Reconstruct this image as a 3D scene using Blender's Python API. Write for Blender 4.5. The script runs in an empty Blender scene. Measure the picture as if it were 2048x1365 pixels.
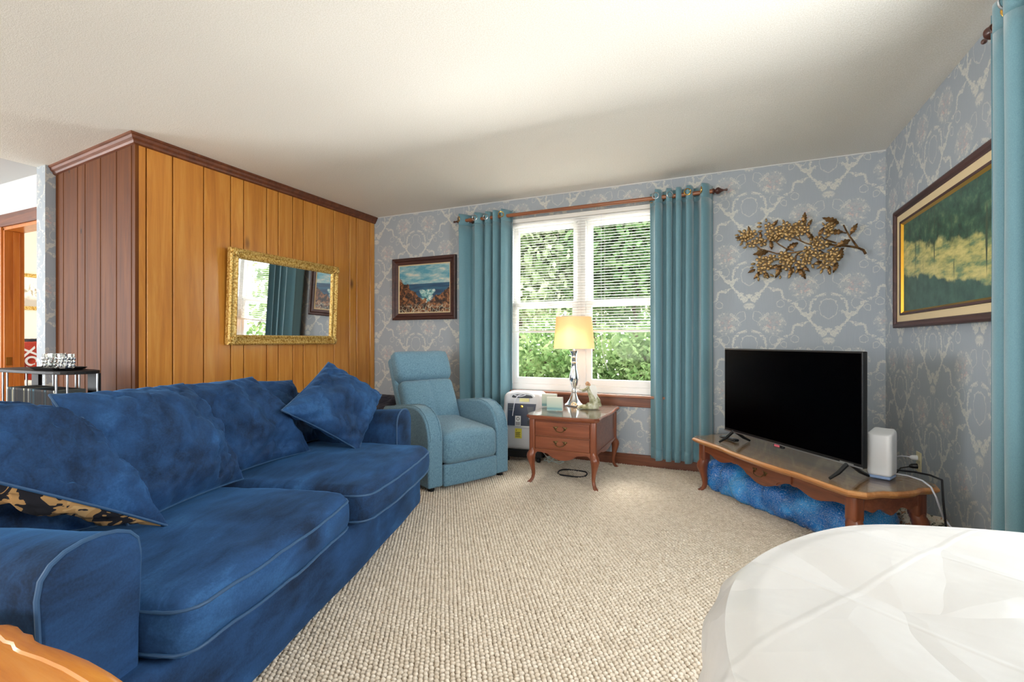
import bpy, bmesh, math, random
from mathutils import Vector, Matrix, noise as mnoise
import numpy as np
random.seed(7)
PI = math.pi
C = bpy.context.scene.collection

# ------------------------------------------------------------------ camera, world, light, exposure
HC = 1.057                       # eye height
FPX = 950.0                      # focal length in pixels of the 2048 px wide frame
TH = math.atan2(426, 950)        # the camera looks this far left of the window wall's normal
cam_d = bpy.data.cameras.new('camera'); cam = bpy.data.objects.new('camera', cam_d); C.objects.link(cam)
cam_d.sensor_width = 36.0; cam_d.lens = 36.0 * FPX / 2048.0; cam_d.clip_start = 0.02
cam.location = (0, 0, HC); cam.rotation_euler = (PI / 2, 0, TH)
sc = bpy.context.scene; sc.camera = cam
sc.view_settings.view_transform = 'Standard'; sc.view_settings.look = 'None'
sc.view_settings.gamma = 1.0; sc.view_settings.use_curve_mapping = False
sc.view_settings.exposure = 0.66
world = bpy.data.worlds.new('sky'); sc.world = world; world.use_nodes = True
_bg = world.node_tree.nodes['Background']
_bg.inputs['Color'].default_value = (0.90, 0.95, 1.0, 1); _bg.inputs['Strength'].default_value = 4.0

def area(name, loc, rot, sx, sy, power, col):
    l = bpy.data.lights.new(name, 'AREA'); l.shape = 'RECTANGLE'; l.size = sx; l.size_y = sy
    l.energy = power; l.color = col
    o = bpy.data.objects.new(name, l); C.objects.link(o); o.location = loc; o.rotation_euler = rot
    return o
_sun = bpy.data.lights.new('sun', 'SUN'); _sun.energy = 6.0; _sun.angle = math.radians(22); _sun.color = (1, .96, .90)
_so = bpy.data.objects.new('sun', _sun); C.objects.link(_so); _so.rotation_euler = (math.radians(-44), math.radians(-6), 0)      # high beyond the garden, softened by the trees
# daylight coming in at the windows: behind the blind, on the right wall; the rest are added fill lamps
_p = area('window_portal', (-1.17, 4.27, 1.42), (-PI / 2, 0, 0), 1.5, 1.6, 1, (1, 1, 1)); _p.data.cycles.is_portal = True
area('ceiling_bounce_fill', (-1.17, 5.15, -.15), (-PI / 2 - math.radians(50), 0, 0), 2.2, 1.1, 560, (1, .97, .92))     # added lamp outside below the sill, aimed up to brighten the ceiling
area('daylight_side_window', (1.16, 1.45, 1.42), (0, PI / 2 + math.radians(14), 0), 1.5, 1.15, 32, (.94, .97, 1))
area('rear_window_fill', (-1.2, -5.1, 1.35), (PI / 2 + math.radians(34), 0, 0), 3.4, 1.9, 120, (1, .94, .86))  # lamp for an unseen rear window, added and tilted up as room fill
area('hall_window_fill', (-8.15, -1.5, 1.45), (0, -PI / 2 - math.radians(12), 0), 1.6, 2.6, 175, (.96, .98, 1))  # lamp for an unseen hall window, added to brighten the right wall
area('bedroom_fill', (-6.2, 5.38, 1.5), (-PI / 2, 0, 0), 1.6, 1.4, 70, (1, .96, .9))  # added lamp in front of the solid end wall, no window there

# ------------------------------------------------------------------ pixels of the 2048x1365 photograph to places in the room
_F = Vector((-math.sin(TH), math.cos(TH), 0)); _R = Vector((math.cos(TH), math.sin(TH), 0))
def ray(px, py): return _F + _R * ((px - 1024) / FPX) + Vector((0, 0, -(py - 682.5) / FPX))
EYE = Vector((0, 0, HC))
def on_z(px, py, z): d = ray(px, py); return EYE + d * ((z - HC) / d.z)
def on_x(px, py, x): d = ray(px, py); return EYE + d * (x / d.x)
def on_y(px, py, y): d = ray(px, py); return EYE + d * (y / d.y)
def at_t(px, py, t): return EYE + ray(px, py) * t

# ------------------------------------------------------------------ node helpers
def lin(c): return c / 12.92 if c <= .04045 else ((c + .055) / 1.055) ** 2.4
def H(h, a=1.0):
    h = h.lstrip('#'); return tuple(lin(int(h[i:i + 2], 16) / 255) for i in (0, 2, 4)) + (a,)
class NT:
    def __init__(s, name):
        s.m = bpy.data.materials.new(name); s.m.use_nodes = True; s.t = s.m.node_tree
        s.b = s.t.nodes['Principled BSDF']; s.out = s.t.nodes['Material Output']
    def n(s, typ, props=None, **ins):
        k = s.t.nodes.new('ShaderNode' + typ)
        for a, v in (props or {}).items(): setattr(k, a, v)
        for a, v in ins.items(): s.put(k.inputs[a.replace('_', ' ')], v)
        return k
    def put(s, sock, v):
        if isinstance(v, bpy.types.NodeSocket): s.t.links.new(v, sock)
        elif v is not None:
            try: sock.default_value = v
            except Exception: sock.default_value = tuple(v)[:3]
    def set(s, **ins):
        for a, v in ins.items(): s.put(s.b.inputs[a.replace('_', ' ')], v)
        return s
    def M(s, op, a, b=None, c=None, clamp=False):
        k = s.t.nodes.new('ShaderNodeMath'); k.operation = op; k.use_clamp = clamp
        s.put(k.inputs[0], a); s.put(k.inputs[1], b); s.put(k.inputs[2], c); return k.outputs[0]
    def V(s, op, a, b=None, scale=None):
        k = s.t.nodes.new('ShaderNodeVectorMath'); k.operation = op
        s.put(k.inputs[0], a); s.put(k.inputs[1], b)
        if scale is not None: s.put(k.inputs['Scale'], scale)
        return k.outputs['Value'] if op in ('LENGTH', 'DISTANCE', 'DOT_PRODUCT') else k.outputs[0]
    def xyz(s, x, y, z=0.0):
        k = s.n('CombineXYZ'); s.put(k.inputs[0], x); s.put(k.inputs[1], y); s.put(k.inputs[2], z); return k.outputs[0]
    def sep(s, v): k = s.n('SeparateXYZ'); s.put(k.inputs[0], v); return k.outputs
    def co(s, which='Object'): return s.n('TexCoord').outputs[which]
    def mapv(s, v, scale=(1, 1, 1), loc=(0, 0, 0), rot=(0, 0, 0)):
        return s.n('Mapping', None, Vector=v, Scale=scale, Location=loc, Rotation=rot).outputs[0]
    def noise(s, v, scale=5, detail=3, rough=.5, dist=0, out='Fac'):
        k = s.n('TexNoise', None, Scale=scale, Detail=detail, Roughness=rough, Distortion=dist)
        s.put(k.inputs['Vector'], v); return k.outputs[out]
    def vor(s, v, scale=5, feature='F1', rand=1.0, out='Distance'):
        k = s.n('TexVoronoi', {'feature': feature}, Scale=scale, Randomness=rand); s.put(k.inputs['Vector'], v); return k.outputs[out]
    def ramp(s, f, *stops, interp='LINEAR'):
        k = s.n('ValToRGB'); cr = k.color_ramp; cr.interpolation = interp
        while len(cr.elements) < len(stops): cr.elements.new(.5)
        for e, (p, c) in zip(cr.elements, stops):
            e.position = p; e.color = c if len(c) == 4 else tuple(c) + (1,)
        s.put(k.inputs[0], f); return k.outputs[0]
    def mix(s, f, a, b, blend='MIX'):
        k = s.n('Mix', {'data_type': 'RGBA', 'blend_type': blend})
        s.put(k.inputs[0], f); s.put(k.inputs[6], a); s.put(k.inputs[7], b); return k.outputs[2]
    def ss(s, v, lo, hi):     # smoothstep, 0 at lo and 1 at hi
        k = s.n('MapRange', {'interpolation_type': 'SMOOTHSTEP'}); s.put(k.inputs[0], v)
        a, b = (0., 1.) if lo < hi else (1., 0.)
        if lo > hi: lo, hi = hi, lo
        s.put(k.inputs[1], lo); s.put(k.inputs[2], hi); s.put(k.inputs[3], a); s.put(k.inputs[4], b); return k.outputs[0]
    def bump(s, h, strength=.3, dist=.01):
        k = s.n('Bump', None, Strength=strength, Distance=dist, Height=h); s.put(s.b.inputs['Normal'], k.outputs[0]); return s
MAT = {}
def plain(name, col, rough=.5, metal=0, **kw):
    n = NT(name); n.set(Base_Color=H(col) if isinstance(col, str) else col, Roughness=rough, Metallic=metal, **kw)
    MAT[name] = n.m; return n

# ---- surfaces
def m_wallpaper():
    n = NT('wallpaper'); p = n.sep(n.co()); g = n.n('NewGeometry'); nn = n.sep(g.outputs['Normal'])
    u = n.M('ADD', n.M('MULTIPLY', p[0], n.M('ABSOLUTE', nn[1])), n.M('MULTIPLY', p[1], n.M('ABSOLUTE', nn[0])))
    pu = n.M('DIVIDE', n.M('SUBTRACT', u, .691), .52)
    col = n.M('FLOOR', n.M('ADD', pu, .5)); fu = n.M('MULTIPLY', n.M('SUBTRACT', pu, col), .52)
    par = n.M('MODULO', n.M('ABSOLUTE', col), 2.0)
    v = n.M('ADD', n.M('SUBTRACT', p[2], 2.369), n.M('MULTIPLY', par, .268))
    fv = n.M('SUBTRACT', v, n.M('MULTIPLY', n.M('ROUND', n.M('DIVIDE', v, .536)), .536))
    raw = n.xyz(n.M('ABSOLUTE', fu), fv)
    wob = n.V('SCALE', n.V('SUBTRACT', n.noise(raw, 22, 2, .6, 0, 'Color'), (.5, .5, .5)), None, .045)
    q = n.V('MULTIPLY', n.V('ADD', raw, wob), (1, 1, 0))
    fat = n.M('MULTIPLY', n.M('SUBTRACT', n.noise(raw, 55, 2, .7), .5), .030)
    def seg(a, b):
        a = Vector((*a, 0)); b = Vector((*b, 0)); ba = b - a; L2 = ba.dot(ba)
        pa = n.V('SUBTRACT', q, tuple(a)); h = n.M('DIVIDE', n.V('DOT_PRODUCT', pa, tuple(ba)), L2, clamp=True)
        return n.V('LENGTH', n.V('SUBTRACT', pa, n.V('SCALE', tuple(ba), None, h)))
    def mn(ds):
        r = ds[0]
        for d in ds[1:]: r = n.M('MINIMUM', r, d)
        return r
    def dist(c): return n.V('DISTANCE', q, (c[0], c[1], 0))
    def ring(c, r): return n.M('ABSOLUTE', n.M('SUBTRACT', dist(c), r))
    def line(pts): return mn([seg(a, b) for a, b in zip(pts, pts[1:])])
    ribbons = mn([line([(.085, -.03), (.13, -.045), (.18, -.02), (.205, .03), (.262, .068)]),
                  line([(.262, -.2), (.225, -.165), (.215, -.12), (.16, -.115), (.125, -.07)]),
                  line([(.105, .05), (.118, -.02), (.125, -.07), (.085, -.13), (.03, -.165)]),
                  line([(.02, .105), (.07, .095), (.105, .05)])])
    fig = mn([n.M('SUBTRACT', dist((.035, -.185)), .020), n.M('SUBTRACT', dist((.0, -.160)), .015),
              n.M('SUBTRACT', dist((.065, -.150)), .014), n.M('SUBTRACT', dist((.115, -.045)), .016)])
    thin = mn([n.M('ABSOLUTE', n.M('SUBTRACT', n.V('LENGTH', n.V('MULTIPLY', q, (1, .82, 0))), .058)),
               ring((.215, -.225), .026), ring((.175, .035), .034), ring((.06, .215), .036), ring((.235, .0), .022)])
    m1 = n.M('MULTIPLY', n.ss(n.M('ADD', ribbons, fat), .0135, .0065), n.ss(n.noise(raw, 30, 2, .5), .36, .46)); m2 = n.ss(n.M('ADD', fig, fat), .007, .0)
    m3 = n.M('MULTIPLY', n.ss(thin, .0042, .0018), .75)
    bq = dist((.155, .167)); sp = dist((.0, -.245))
    petals = n.ss(n.M('ABSOLUTE', n.M('SUBTRACT', n.vor(raw, 40, 'F1'), .34)), .20, .08)
    petals2 = n.ss(n.noise(raw, 46, 2, .6), .36, .48)
    fl = n.M('MULTIPLY', n.M('MULTIPLY', n.ss(n.M('ADD', bq, n.M('MULTIPLY', fat, 2.6)), .098, .072), n.M('ADD', .3, n.M('MULTIPLY', petals, .7))), n.ss(n.noise(raw, 46, 2, .6), .36, .46))
    fs = n.M('MULTIPLY', n.ss(sp, .045, .02), petals2)
    mask = n.M('MAXIMUM', n.M('MAXIMUM', m1, m2), n.M('MAXIMUM', m3, n.M('MAXIMUM', fl, fs)))
    mott = n.M('MULTIPLY', mask, n.ss(n.noise(raw, 120, 2, .6), .2, .62))
    cream = n.mix(n.M('MULTIPLY', n.ss(bq, .075, .03), n.ss(n.noise(raw, 38, 2), .42, .6)), H('#dcdacb'), H('#dcb6aa'))
    stripe = n.noise(n.mapv(n.xyz(u, p[2]), (420, 6, 1)), 1, 2, .6)
    base = n.mix(stripe, H('#9aa2ab'), H('#a7afb6'))
    n.set(Base_Color=n.mix(n.M('MULTIPLY', mott, .72), base, cream), Roughness=n.M('SUBTRACT', .62, n.M('MULTIPLY', mask, .22)))
    n.b.inputs['Specular IOR Level'].default_value = .35
    MAT['wallpaper'] = n.m
m_wallpaper()
def m_wood(name, dark, mid, light, axis='Z', rough=.32, knots=False, grain=1.0, coat=.0, vary=.25):
    n = NT(name); o = n.co(); rnd = n.n('ObjectInfo').outputs['Random']
    off = n.xyz(n.M('MULTIPLY', rnd, 37.0), n.M('MULTIPLY', rnd, 19.0), n.M('MULTIPLY', rnd, 23.0))
    v = n.V('ADD', o, off)
    sx = {'X': (1.1, 16, 16), 'Y': (16, 1.1, 16), 'Z': (16, 16, 1.1)}[axis]
    w = n.V('ADD', v, n.V('SCALE', n.noise(n.mapv(v, tuple(a * .18 for a in sx)), 1.6, 2, .5, 0, 'Color'), None, .05))
    g = n.noise(n.mapv(w, sx), 1.5 * grain, 5, .62, .6)
    fine = n.noise(n.mapv(v, tuple(a * 9 if a > 2 else 4 for a in sx)), 1.0, 3, .6)
    c = n.ramp(g, (.22, H(dark)), (.48, H(mid)), (.74, H(light)))
    c = n.mix(n.M('MULTIPLY', n.ss(fine, .55, .8), .22), c, H(dark))
    c = n.mix(n.M('MULTIPLY', rnd, vary), c, H(dark))
    if knots:
        kv = n.mapv(v, {'Z': (4.2, 4.2, 1.9)}[axis]); d = n.vor(kv, 1.0)
        c = n.mix(n.ss(d, .16, .03), c, H('#5b3110')); c = n.mix(n.ss(d, .05, .025), c, H('#2a1608'))
    n.set(Base_Color=c, Roughness=n.M('ADD', rough, n.M('MULTIPLY', fine, .1)), Coat_Weight=coat, Coat_Roughness=.18)
    if rough > .5: n.b.inputs['Specular IOR Level'].default_value = .18
    n.bump(fine, .06, .002); MAT[name] = n.m
m_wood('knotty_pine', '#a8661f', '#c9842f', '#dba04a', 'Z', .30, True, .8, .35)
m_wood('edge_wood', '#9a5f30', '#b97c45', '#cf9a62', 'X', .3, coat=.3)
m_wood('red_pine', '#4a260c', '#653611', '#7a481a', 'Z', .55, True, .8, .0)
m_wood('dark_trim_wood', '#4a2413', '#6d3a20', '#8a5030', 'X', .35)
m_wood('cherry_wood', '#5a2a17', '#7d4226', '#96583a', 'X', .30, grain=1.3, coat=.3)
m_wood('cherry_wood_upright', '#5a2a17', '#7d4226', '#96583a', 'Z', .30, grain=1.3, coat=.3)
m_wood('honey_wood', '#b5661f', '#d98a30', '#eaa750', 'X', .20, coat=.7)
m_wood('door_wood', '#a2561c', '#c9742a', '#d98a3c', 'Z', .28, coat=.4)
m_wood('rod_wood', '#6b3a22', '#8e5332', '#a8704c', 'X', .3, coat=.3)
m_wood('finial_wood', '#2e1610', '#47231a', '#5a3226', 'X', .3, coat=.3)
m_wood('frame_wood', '#2c1a18', '#432724', '#57352f', 'X', .42, vary=.1)

def m_ceiling():
    n = NT('textured_plaster'); o = n.co()
    sw = n.noise(n.mapv(o, (1, 1, 0)), 1.9, 3, .5, .35); fine = n.noise(o, 190, 2, .6); grit = n.noise(o, 55, 3, .7)
    h = n.M('ADD', n.M('MULTIPLY', sw, .9), n.M('ADD', n.M('MULTIPLY', fine, .20), n.M('MULTIPLY', grit, .18)))
    c = n.mix(n.ss(fine, .35, .65), H('#e9e6dc'), H('#f7f5ef'))
    n.set(Base_Color=c, Roughness=.92); n.bump(h, .45, .02); MAT['textured_plaster'] = n.m
m_ceiling()
def m_carpet():
    n = NT('carpet_loop'); o = n.co(); r = n.noise(o, 42, 2, .6); big = n.noise(o, 1.4, 3, .5)
    c = n.ramp(r, (.3, H('#c4b6a2')), (.55, H('#d9cdbb')), (.8, H('#e6dccc')))
    c = n.mix(n.M('MULTIPLY', big, .18), c, H('#c9bba6'))
    n.set(Base_Color=c, Roughness=.95); n.b.inputs['Specular IOR Level'].default_value = .1
    n.bump(n.noise(o, 600, 2, .6), .5, .004); MAT['carpet_loop'] = n.m
    n = NT('carpet_backing_shade'); n.set(Base_Color=n.mix(n.noise(n.co(), 300, 2), H('#76664f'), H('#948470')), Roughness=1); MAT['carpet_backing_shade'] = n.m  # dark tone under the loops paints the shade in their gaps
m_carpet()
def m_suede():
    n = NT('blue_suede'); o = n.co(); rnd = n.n('ObjectInfo').outputs['Random']
    v = n.V('ADD', o, n.xyz(n.M('MULTIPLY', rnd, 9.0), 0, n.M('MULTIPLY', rnd, 5.0)))
    big = n.noise(n.mapv(v, (2.0, 3.2, 2.6), rot=(0, 0, .6)), 1.2, 2, .45, .8)
    st = n.noise(n.mapv(v, (7, 26, 18), rot=(.3, .2, .5)), 1.0, 3, .6, .6); fine = n.noise(v, 160, 3, .7)
    f = n.M('ADD', n.M('MULTIPLY', big, .30), n.M('ADD', n.M('MULTIPLY', st, .16), n.M('ADD', .25, n.M('MULTIPLY', fine, .10))))
    c = n.ramp(f, (.36, H('#14161f')), (.46, H('#1d2c44')), (.57, H('#294a74')), (.72, H('#4478ac')))  # brushed nap tones; the palest blue paints in sheen highlights
    n.set(Base_Color=c, Roughness=.82, Sheen_Weight=.4, Sheen_Roughness=.35, Sheen_Tint=H('#5f9fe0'))
    n.b.inputs['Specular IOR Level'].default_value = .15
    n.bump(n.M('ADD', n.M('MULTIPLY', big, .5), n.M('MULTIPLY', fine, .08)), .3, .02); MAT['blue_suede'] = n.m
m_suede()
plain('suede_piping', '#28496b', .6, Sheen_Weight=.4, Sheen_Tint=H('#6fa8e0'))
def m_fabric(name, a, b, rough=.85, sheen=.2, sc_=260, bump=.25):
    n = NT(name); o = n.co()
    wv = n.M('ADD', n.noise(n.mapv(o, (1, 1, 7)), sc_ * .55, 2, .7), n.noise(n.mapv(o, (7, 7, 1)), sc_ * .35, 2, .7))
    n.set(Base_Color=n.mix(n.ss(wv, .7, 1.3), H(a), H(b)), Roughness=rough, Sheen_Weight=sheen)
    n.b.inputs['Specular IOR Level'].default_value = .2
    n.bump(wv, bump, .003); MAT[name] = n.m
m_fabric('teal_linen', '#4a6d82', '#7da3b6', sc_=170, bump=.35)
m_fabric('curtain_cloth', '#5b828f', '#6f97a2', .46, .5, 420, .05)
m_fabric('dark_fabric', '#2b2c38', '#43434f')
m_fabric('white_linen', '#d8d4c8', '#e8e5dc')
m_fabric('red_linen', '#b53a2c', '#cc4a38')
m_fabric('sage_linen', '#a9b39a', '#c2c8b4')
m_fabric('lamp_linen', '#ddd3c0', '#e8e0d0')
plain('white_paint', '#cfd0d0', .6); plain('window_vinyl', '#eeeeec', .35); plain('white_plastic', '#e9eaec', .35)
plain('blind_vinyl', '#e8e6e0', .45)
plain('black_plastic', '#0c0c0e', .35); plain('screen_black', '#000001', .25, Specular_IOR_Level=.03); plain('grey_plastic', '#55585e', .45)
plain('chrome', '#dfe2e6', .12, 1.0); plain('dull_steel', '#b9bcbf', .3, 1.0); plain('brass', '#c69a4c', .25, 1.0)
plain('black_rubber', '#101012', .7); plain('black_lacquer', '#131112', .55, Specular_IOR_Level=.25); plain('dark_panel', '#33384c', .4)
plain('yellow_label', '#e2d44a', .6); plain('pale_yellow_label', '#e8e0a0', .6); plain('white_label', '#e4e4e4', .6); plain('ink', '#24242a', .6)
plain('mirror_silver', '#f2f4f4', .015, 1.0); plain('concentrator_shell', '#cfcfd3', .4)
plain('cream_liner', '#d8c39a', .8); plain('gilt_fillet', '#c79a35', .3, .9); plain('antique_brass', '#6b5638', .4, .9)
plain('blue_light', '#8aa4cc', .3); plain('badge_red', '#d06070', .4)
plain('ivory_plate', '#d8cfa8', .5); plain('cord_black', '#15151a', .5); plain('cord_white', '#d9dce6', .5); plain('tubing', '#d6e6df', .3, Transmission_Weight=.4)
def m_glass(name, tint, mixf=.10, rough=.02):
    n = NT(name); tr = n.n('BsdfTransparent', None, Color=tint); gl = n.n('BsdfGlossy', None, Color=(1, 1, 1, 1), Roughness=rough)
    fr = n.n('LayerWeight', None, Blend=.25).outputs['Fresnel']
    mx = n.n('MixShader'); n.put(mx.inputs[0], n.M('ADD', n.M('MULTIPLY', fr, mixf * 2.2), mixf * .35)); n.t.links.new(tr.outputs[0], mx.inputs[1]); n.t.links.new(gl.outputs[0], mx.inputs[2])
    n.t.links.new(mx.outputs[0], n.out.inputs[0]); MAT[name] = n.m
m_glass('window_glass', (.97, .98, .98, 1), .01); m_glass('table_glass', (.93, .97, .96, 1), .16); m_glass('cut_glass', (.9, .92, .9, 1), .5, .08)
def m_gold():
    n = NT('carved_gilt'); o = n.co(); a = n.vor(o, 75); b = n.noise(o, 60, 3, .7)
    n.set(Base_Color=n.ramp(n.M('ADD', a, n.M('MULTIPLY', b, .5)), (.35, H('#ecd391')), (.85, H('#cda650')), (1.0, H('#a87b30'))), Metallic=.4, Roughness=.36)
    n.bump(n.M('ADD', n.M('MULTIPLY', a, -1.), b), .32, .008); MAT['carved_gilt'] = n.m
m_gold()
def m_bronze():
    n = NT('bronze'); o = n.co()
    n.set(Base_Color=n.mix(n.ss(n.noise(o, 30, 2), .4, .65), H('#5c4128'), H('#8a6a44')), Metallic=.8, Roughness=.4); MAT['bronze'] = n.m
    plain('bronze_light', '#ab8d5e', .40, .7)
m_bronze()
# ---- pictures and prints
def m_pictures():
    n = NT('seascape_paint'); g = n.sep(n.co()); x = g[0]; z = g[2]      # x 0..0.62, z 0..0.5 over the canvas
    v = n.xyz(x, z, 0)
    nz = n.noise(v, 9, 4, .6, .6); n2 = n.noise(v, 22, 4, .65, 1.0)
    sky = n.ramp(n.M('ADD', n.noise(n.mapv(v, (3, 9, 1)), 1.6, 4, .6), n.M('MULTIPLY', z, -.12)), (.36, H('#4f93a8')), (.5, H('#8fb4b8')), (.6, H('#cfcdbd')))
    sea = n.ramp(n.noise(n.mapv(v, (3, 30, 1)), 1.2, 3), (.35, H('#14395a')), (.65, H('#2d6480')))
    foam = n.ramp(n2, (.4, H('#2b6f7c')), (.52, H('#8fc0bd')), (.62, H('#e2e6dc')))
    rock = n.ramp(n2, (.34, H('#120c0c')), (.47, H('#3c2417')), (.6, H('#94603a')), (.72, H('#b58a60')))
    c = n.mix(n.ss(z, .293, .298), sea, sky)
    wob = n.M('MULTIPLY', n.M('SUBTRACT', nz, .5), .24)
    chan = n.M('SUBTRACT', n.M('ABSOLUTE', n.M('SUBTRACT', x, n.M('ADD', n.M('ADD', .27, wob), n.M('MULTIPLY', z, .38)))), n.M('ADD', .02, n.M('MULTIPLY', z, .34)))
    c = n.mix(n.M('MULTIPLY', n.ss(z, .24, .225), n.ss(chan, .01, -.02)), c, foam)
    left = n.M('SUBTRACT', n.M('ADD', z, wob), n.M('SUBTRACT', .36, n.M('MULTIPLY', x, .75)))
    right = n.M('SUBTRACT', n.M('ADD', z, wob), n.M('SUBTRACT', n.M('MULTIPLY', x, .42), .035))
    low = n.M('SUBTRACT', n.M('ADD', z, n.M('MULTIPLY', wob, 1.6)), .085)
    c = n.mix(n.ss(n.M('MINIMUM', n.M('MINIMUM', left, right), low), .008, -.008), c, rock)
    c = n.mix(n.M('MULTIPLY', n.ss(z, .10, .04), n.ss(n.vor(v, 26, 'DISTANCE_TO_EDGE'), .05, .02)), c, H('#c9cdb6'))
    n.set(Base_Color=c, Roughness=.45); n.bump(n2, .15, .003); MAT['seascape_paint'] = n.m
    # a plain wooded-park print, dark green above and below with a pale sunny band between
    n = NT('park_print'); g = n.sep(n.co()); y = g[0]; z = g[2]; v = n.xyz(y, z, 0)
    wob = n.M('MULTIPLY', n.M('SUBTRACT', n.noise(v, 5, 4, .6), .5), .22)
    zz = n.M('ADD', n.M('ADD', z, wob), n.M('MULTIPLY', y, .16))
    leaf = n.ramp(n.noise(v, 16, 4, .65), (.35, H('#1f3c34')), (.55, H('#38604c')), (.72, H('#6c8460')))
    sun = n.ramp(n.noise(n.mapv(v, (7, 22, 1)), 1, 4, .6), (.36, H('#6d8a66')), (.5, H('#b9b470')), (.64, H('#d9cd86')))
    shade = n.ramp(n.noise(v, 12, 3, .6), (.35, H('#23463f')), (.65, H('#44695a')))
    c = n.mix(n.ss(zz, .22, .25), shade, sun); c = n.mix(n.ss(zz, .40, .44), c, leaf)
    c = n.mix(n.M('MULTIPLY', n.ss(n.noise(n.mapv(v, (26, 2.2, 1)), 1, 2, .5), .60, .66), n.ss(zz, .2, .36)), c, H('#40523f'))
    n.set(Base_Color=c, Roughness=.35); MAT['park_print'] = n.m
    n = NT('valley_print'); g = n.sep(n.co()); v = n.co(); z = g[2]
    c = n.mix(n.ss(n.M('ADD', z, n.M('MULTIPLY', n.noise(v, 9, 4), .2)), .16, .24), H('#b3aa9c'), H('#efe8da'))
    c = n.mix(n.M('MULTIPLY', n.ss(n.noise(n.mapv(v, (22, 1, 9)), 1, 4, .6), .5, .6), n.M('MULTIPLY', n.ss(z, .1, .14), n.ss(z, .30, .24))), c, H('#9c9078'))
    n.set(Base_Color=c, Roughness=.5); MAT['valley_print'] = n.m
    n = NT('misty_print'); g = n.sep(n.co()); z = g[2]
    c = n.ramp(n.M('MULTIPLY', n.M('ADD', z, n.M('MULTIPLY', n.noise(n.mapv(n.co(), (8, 8, 60)), 1, 2), .012)), 10.0), (.06, H('#8fb0a8')), (.22, H('#5f8c90')), (.36, H('#a8bcae')), (.9, H('#c9cbb8')))
    n.set(Base_Color=c, Roughness=.3); MAT['misty_print'] = n.m
    n = NT('bedroom_paper'); v = n.co(); d = n.vor(n.mapv(v, (1, 1, 1)), 13, rand=.35)
    n.set(Base_Color=n.mix(n.ss(d, .16, .08), H('#efe3cc'), H('#d9c4a8')), Roughness=.7); MAT['bedroom_paper'] = n.m
    n = NT('tan_print'); o = n.co(); a = n.noise(o, 13, 2, .5, .8)
    n.set(Base_Color=n.ramp(a, (.44, H('#15131a')), (.50, H('#b58a55')), (.60, H('#c9a06a')), (.68, H('#1a1820')), interp='CONSTANT'), Roughness=.85); MAT['tan_print'] = n.m
    n = NT('paisley_wrap'); o = n.co(); w = n.V('ADD', o, n.V('SCALE', n.noise(o, 30, 2, .5, 0, 'Color'), None, .03))
    ed = n.ss(n.M('ABSOLUTE', n.M('SUBTRACT', n.M('FRACT', n.M('MULTIPLY', n.vor(w, 38), 3.2)), .5)), .14, .03)
    n.set(Base_Color=n.mix(n.M('MULTIPLY', ed, .45), n.mix(n.ss(n.noise(o, 7, 3), .4, .62), H('#1d74cc'), H('#3aa4f2')), H('#c4e6fa')), Roughness=.22, Coat_Weight=.5, Coat_Roughness=.08)
    n.bump(n.noise(o, 38, 4, .65, .8), .55, .02); MAT['paisley_wrap'] = n.m
    n = NT('speckled_cloth'); o = n.co()
    n.set(Base_Color=n.ramp(n.noise(o, 34, 3, .6, .8), (.40, H('#3f4030')), (.47, H('#cfc6b0')), (.58, H('#dcd4c2')), (.64, H('#b07a50'))), Roughness=.8); MAT['speckled_cloth'] = n.m
    n = NT('tablecloth_plastic'); o = n.co(); w = n.mapv(o, (1, 1, 1), rot=(0, 0, .62))
    cr = n.sep(w); fx = n.ss(n.M('ABSOLUTE', n.M('SUBTRACT', n.M('FRACT', n.M('MULTIPLY', cr[0], 4.6)), .5)), .03, .0)
    fy = n.ss(n.M('ABSOLUTE', n.M('SUBTRACT', n.M('FRACT', n.M('MULTIPLY', cr[1], 4.6)), .5)), .03, .0)
    crum = n.vor(n.V('ADD', o, n.V('SCALE', n.noise(o, 3, 2, .5, 0, 'Color'), None, .2)), 4.5, 'DISTANCE_TO_EDGE')
    n.set(Base_Color=H('#c2c0bc'), Roughness=.34); n.b.inputs['Specular IOR Level'].default_value = .4
    h = n.M('ADD', n.M('ADD', n.M('MULTIPLY', fx, .05), n.M('MULTIPLY', fy, .05)), n.M('MULTIPLY', n.M('MINIMUM', crum, .22), 1.3))
    n.bump(n.M('ADD', h, n.M('MULTIPLY', n.noise(o, 9, 3, .6), .4)), .42, .03); MAT['tablecloth_plastic'] = n.m
    n = NT('mossy_resin'); o = n.co()
    n.set(Base_Color=n.ramp(n.noise(o, 26, 3, .6), (.35, H('#6e6f4a')), (.5, H('#a7a582')), (.65, H('#c9c8b4'))), Roughness=.35); n.bump(n.noise(o, 60, 3), .5, .004); MAT['mossy_resin'] = n.m
    plain('pearl_resin', '#cfcdc2', .28); plain('skin_resin', '#c99a72', .4)
    # leaves
    for nm, a, b in (('leaf_green', '#5f7f48', '#a3b67e'), ('leaf_deep', '#47663f', '#86a06c'), ('leaf_pale', '#869c6c', '#c4cba6')):
        n = NT(nm); c = n.mix(n.ss(n.noise(n.co(), 3.2, 3, .7), .35, .65), H(a), H(b))
        df = n.n('BsdfDiffuse', None, Color=c); tl = n.n('BsdfTranslucent', None, Color=c); mx = n.n('MixShader', None, Fac=.45)
        n.t.links.new(df.outputs[0], mx.inputs[1]); n.t.links.new(tl.outputs[0], mx.inputs[2]); n.t.links.new(mx.outputs[0], n.out.inputs[0]); MAT[nm] = n.m
    plain('bark', '#5a4a3a', .9); plain('pale_bounce_ground', '#b9b3a6', .95)
    n = NT('lamp_shade'); wv = n.noise(n.mapv(n.co(), (1, 1, 1)), 300, 2)
    c = n.mix(wv, H('#e6d3b4'), H('#f0e2c8'))
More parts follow.
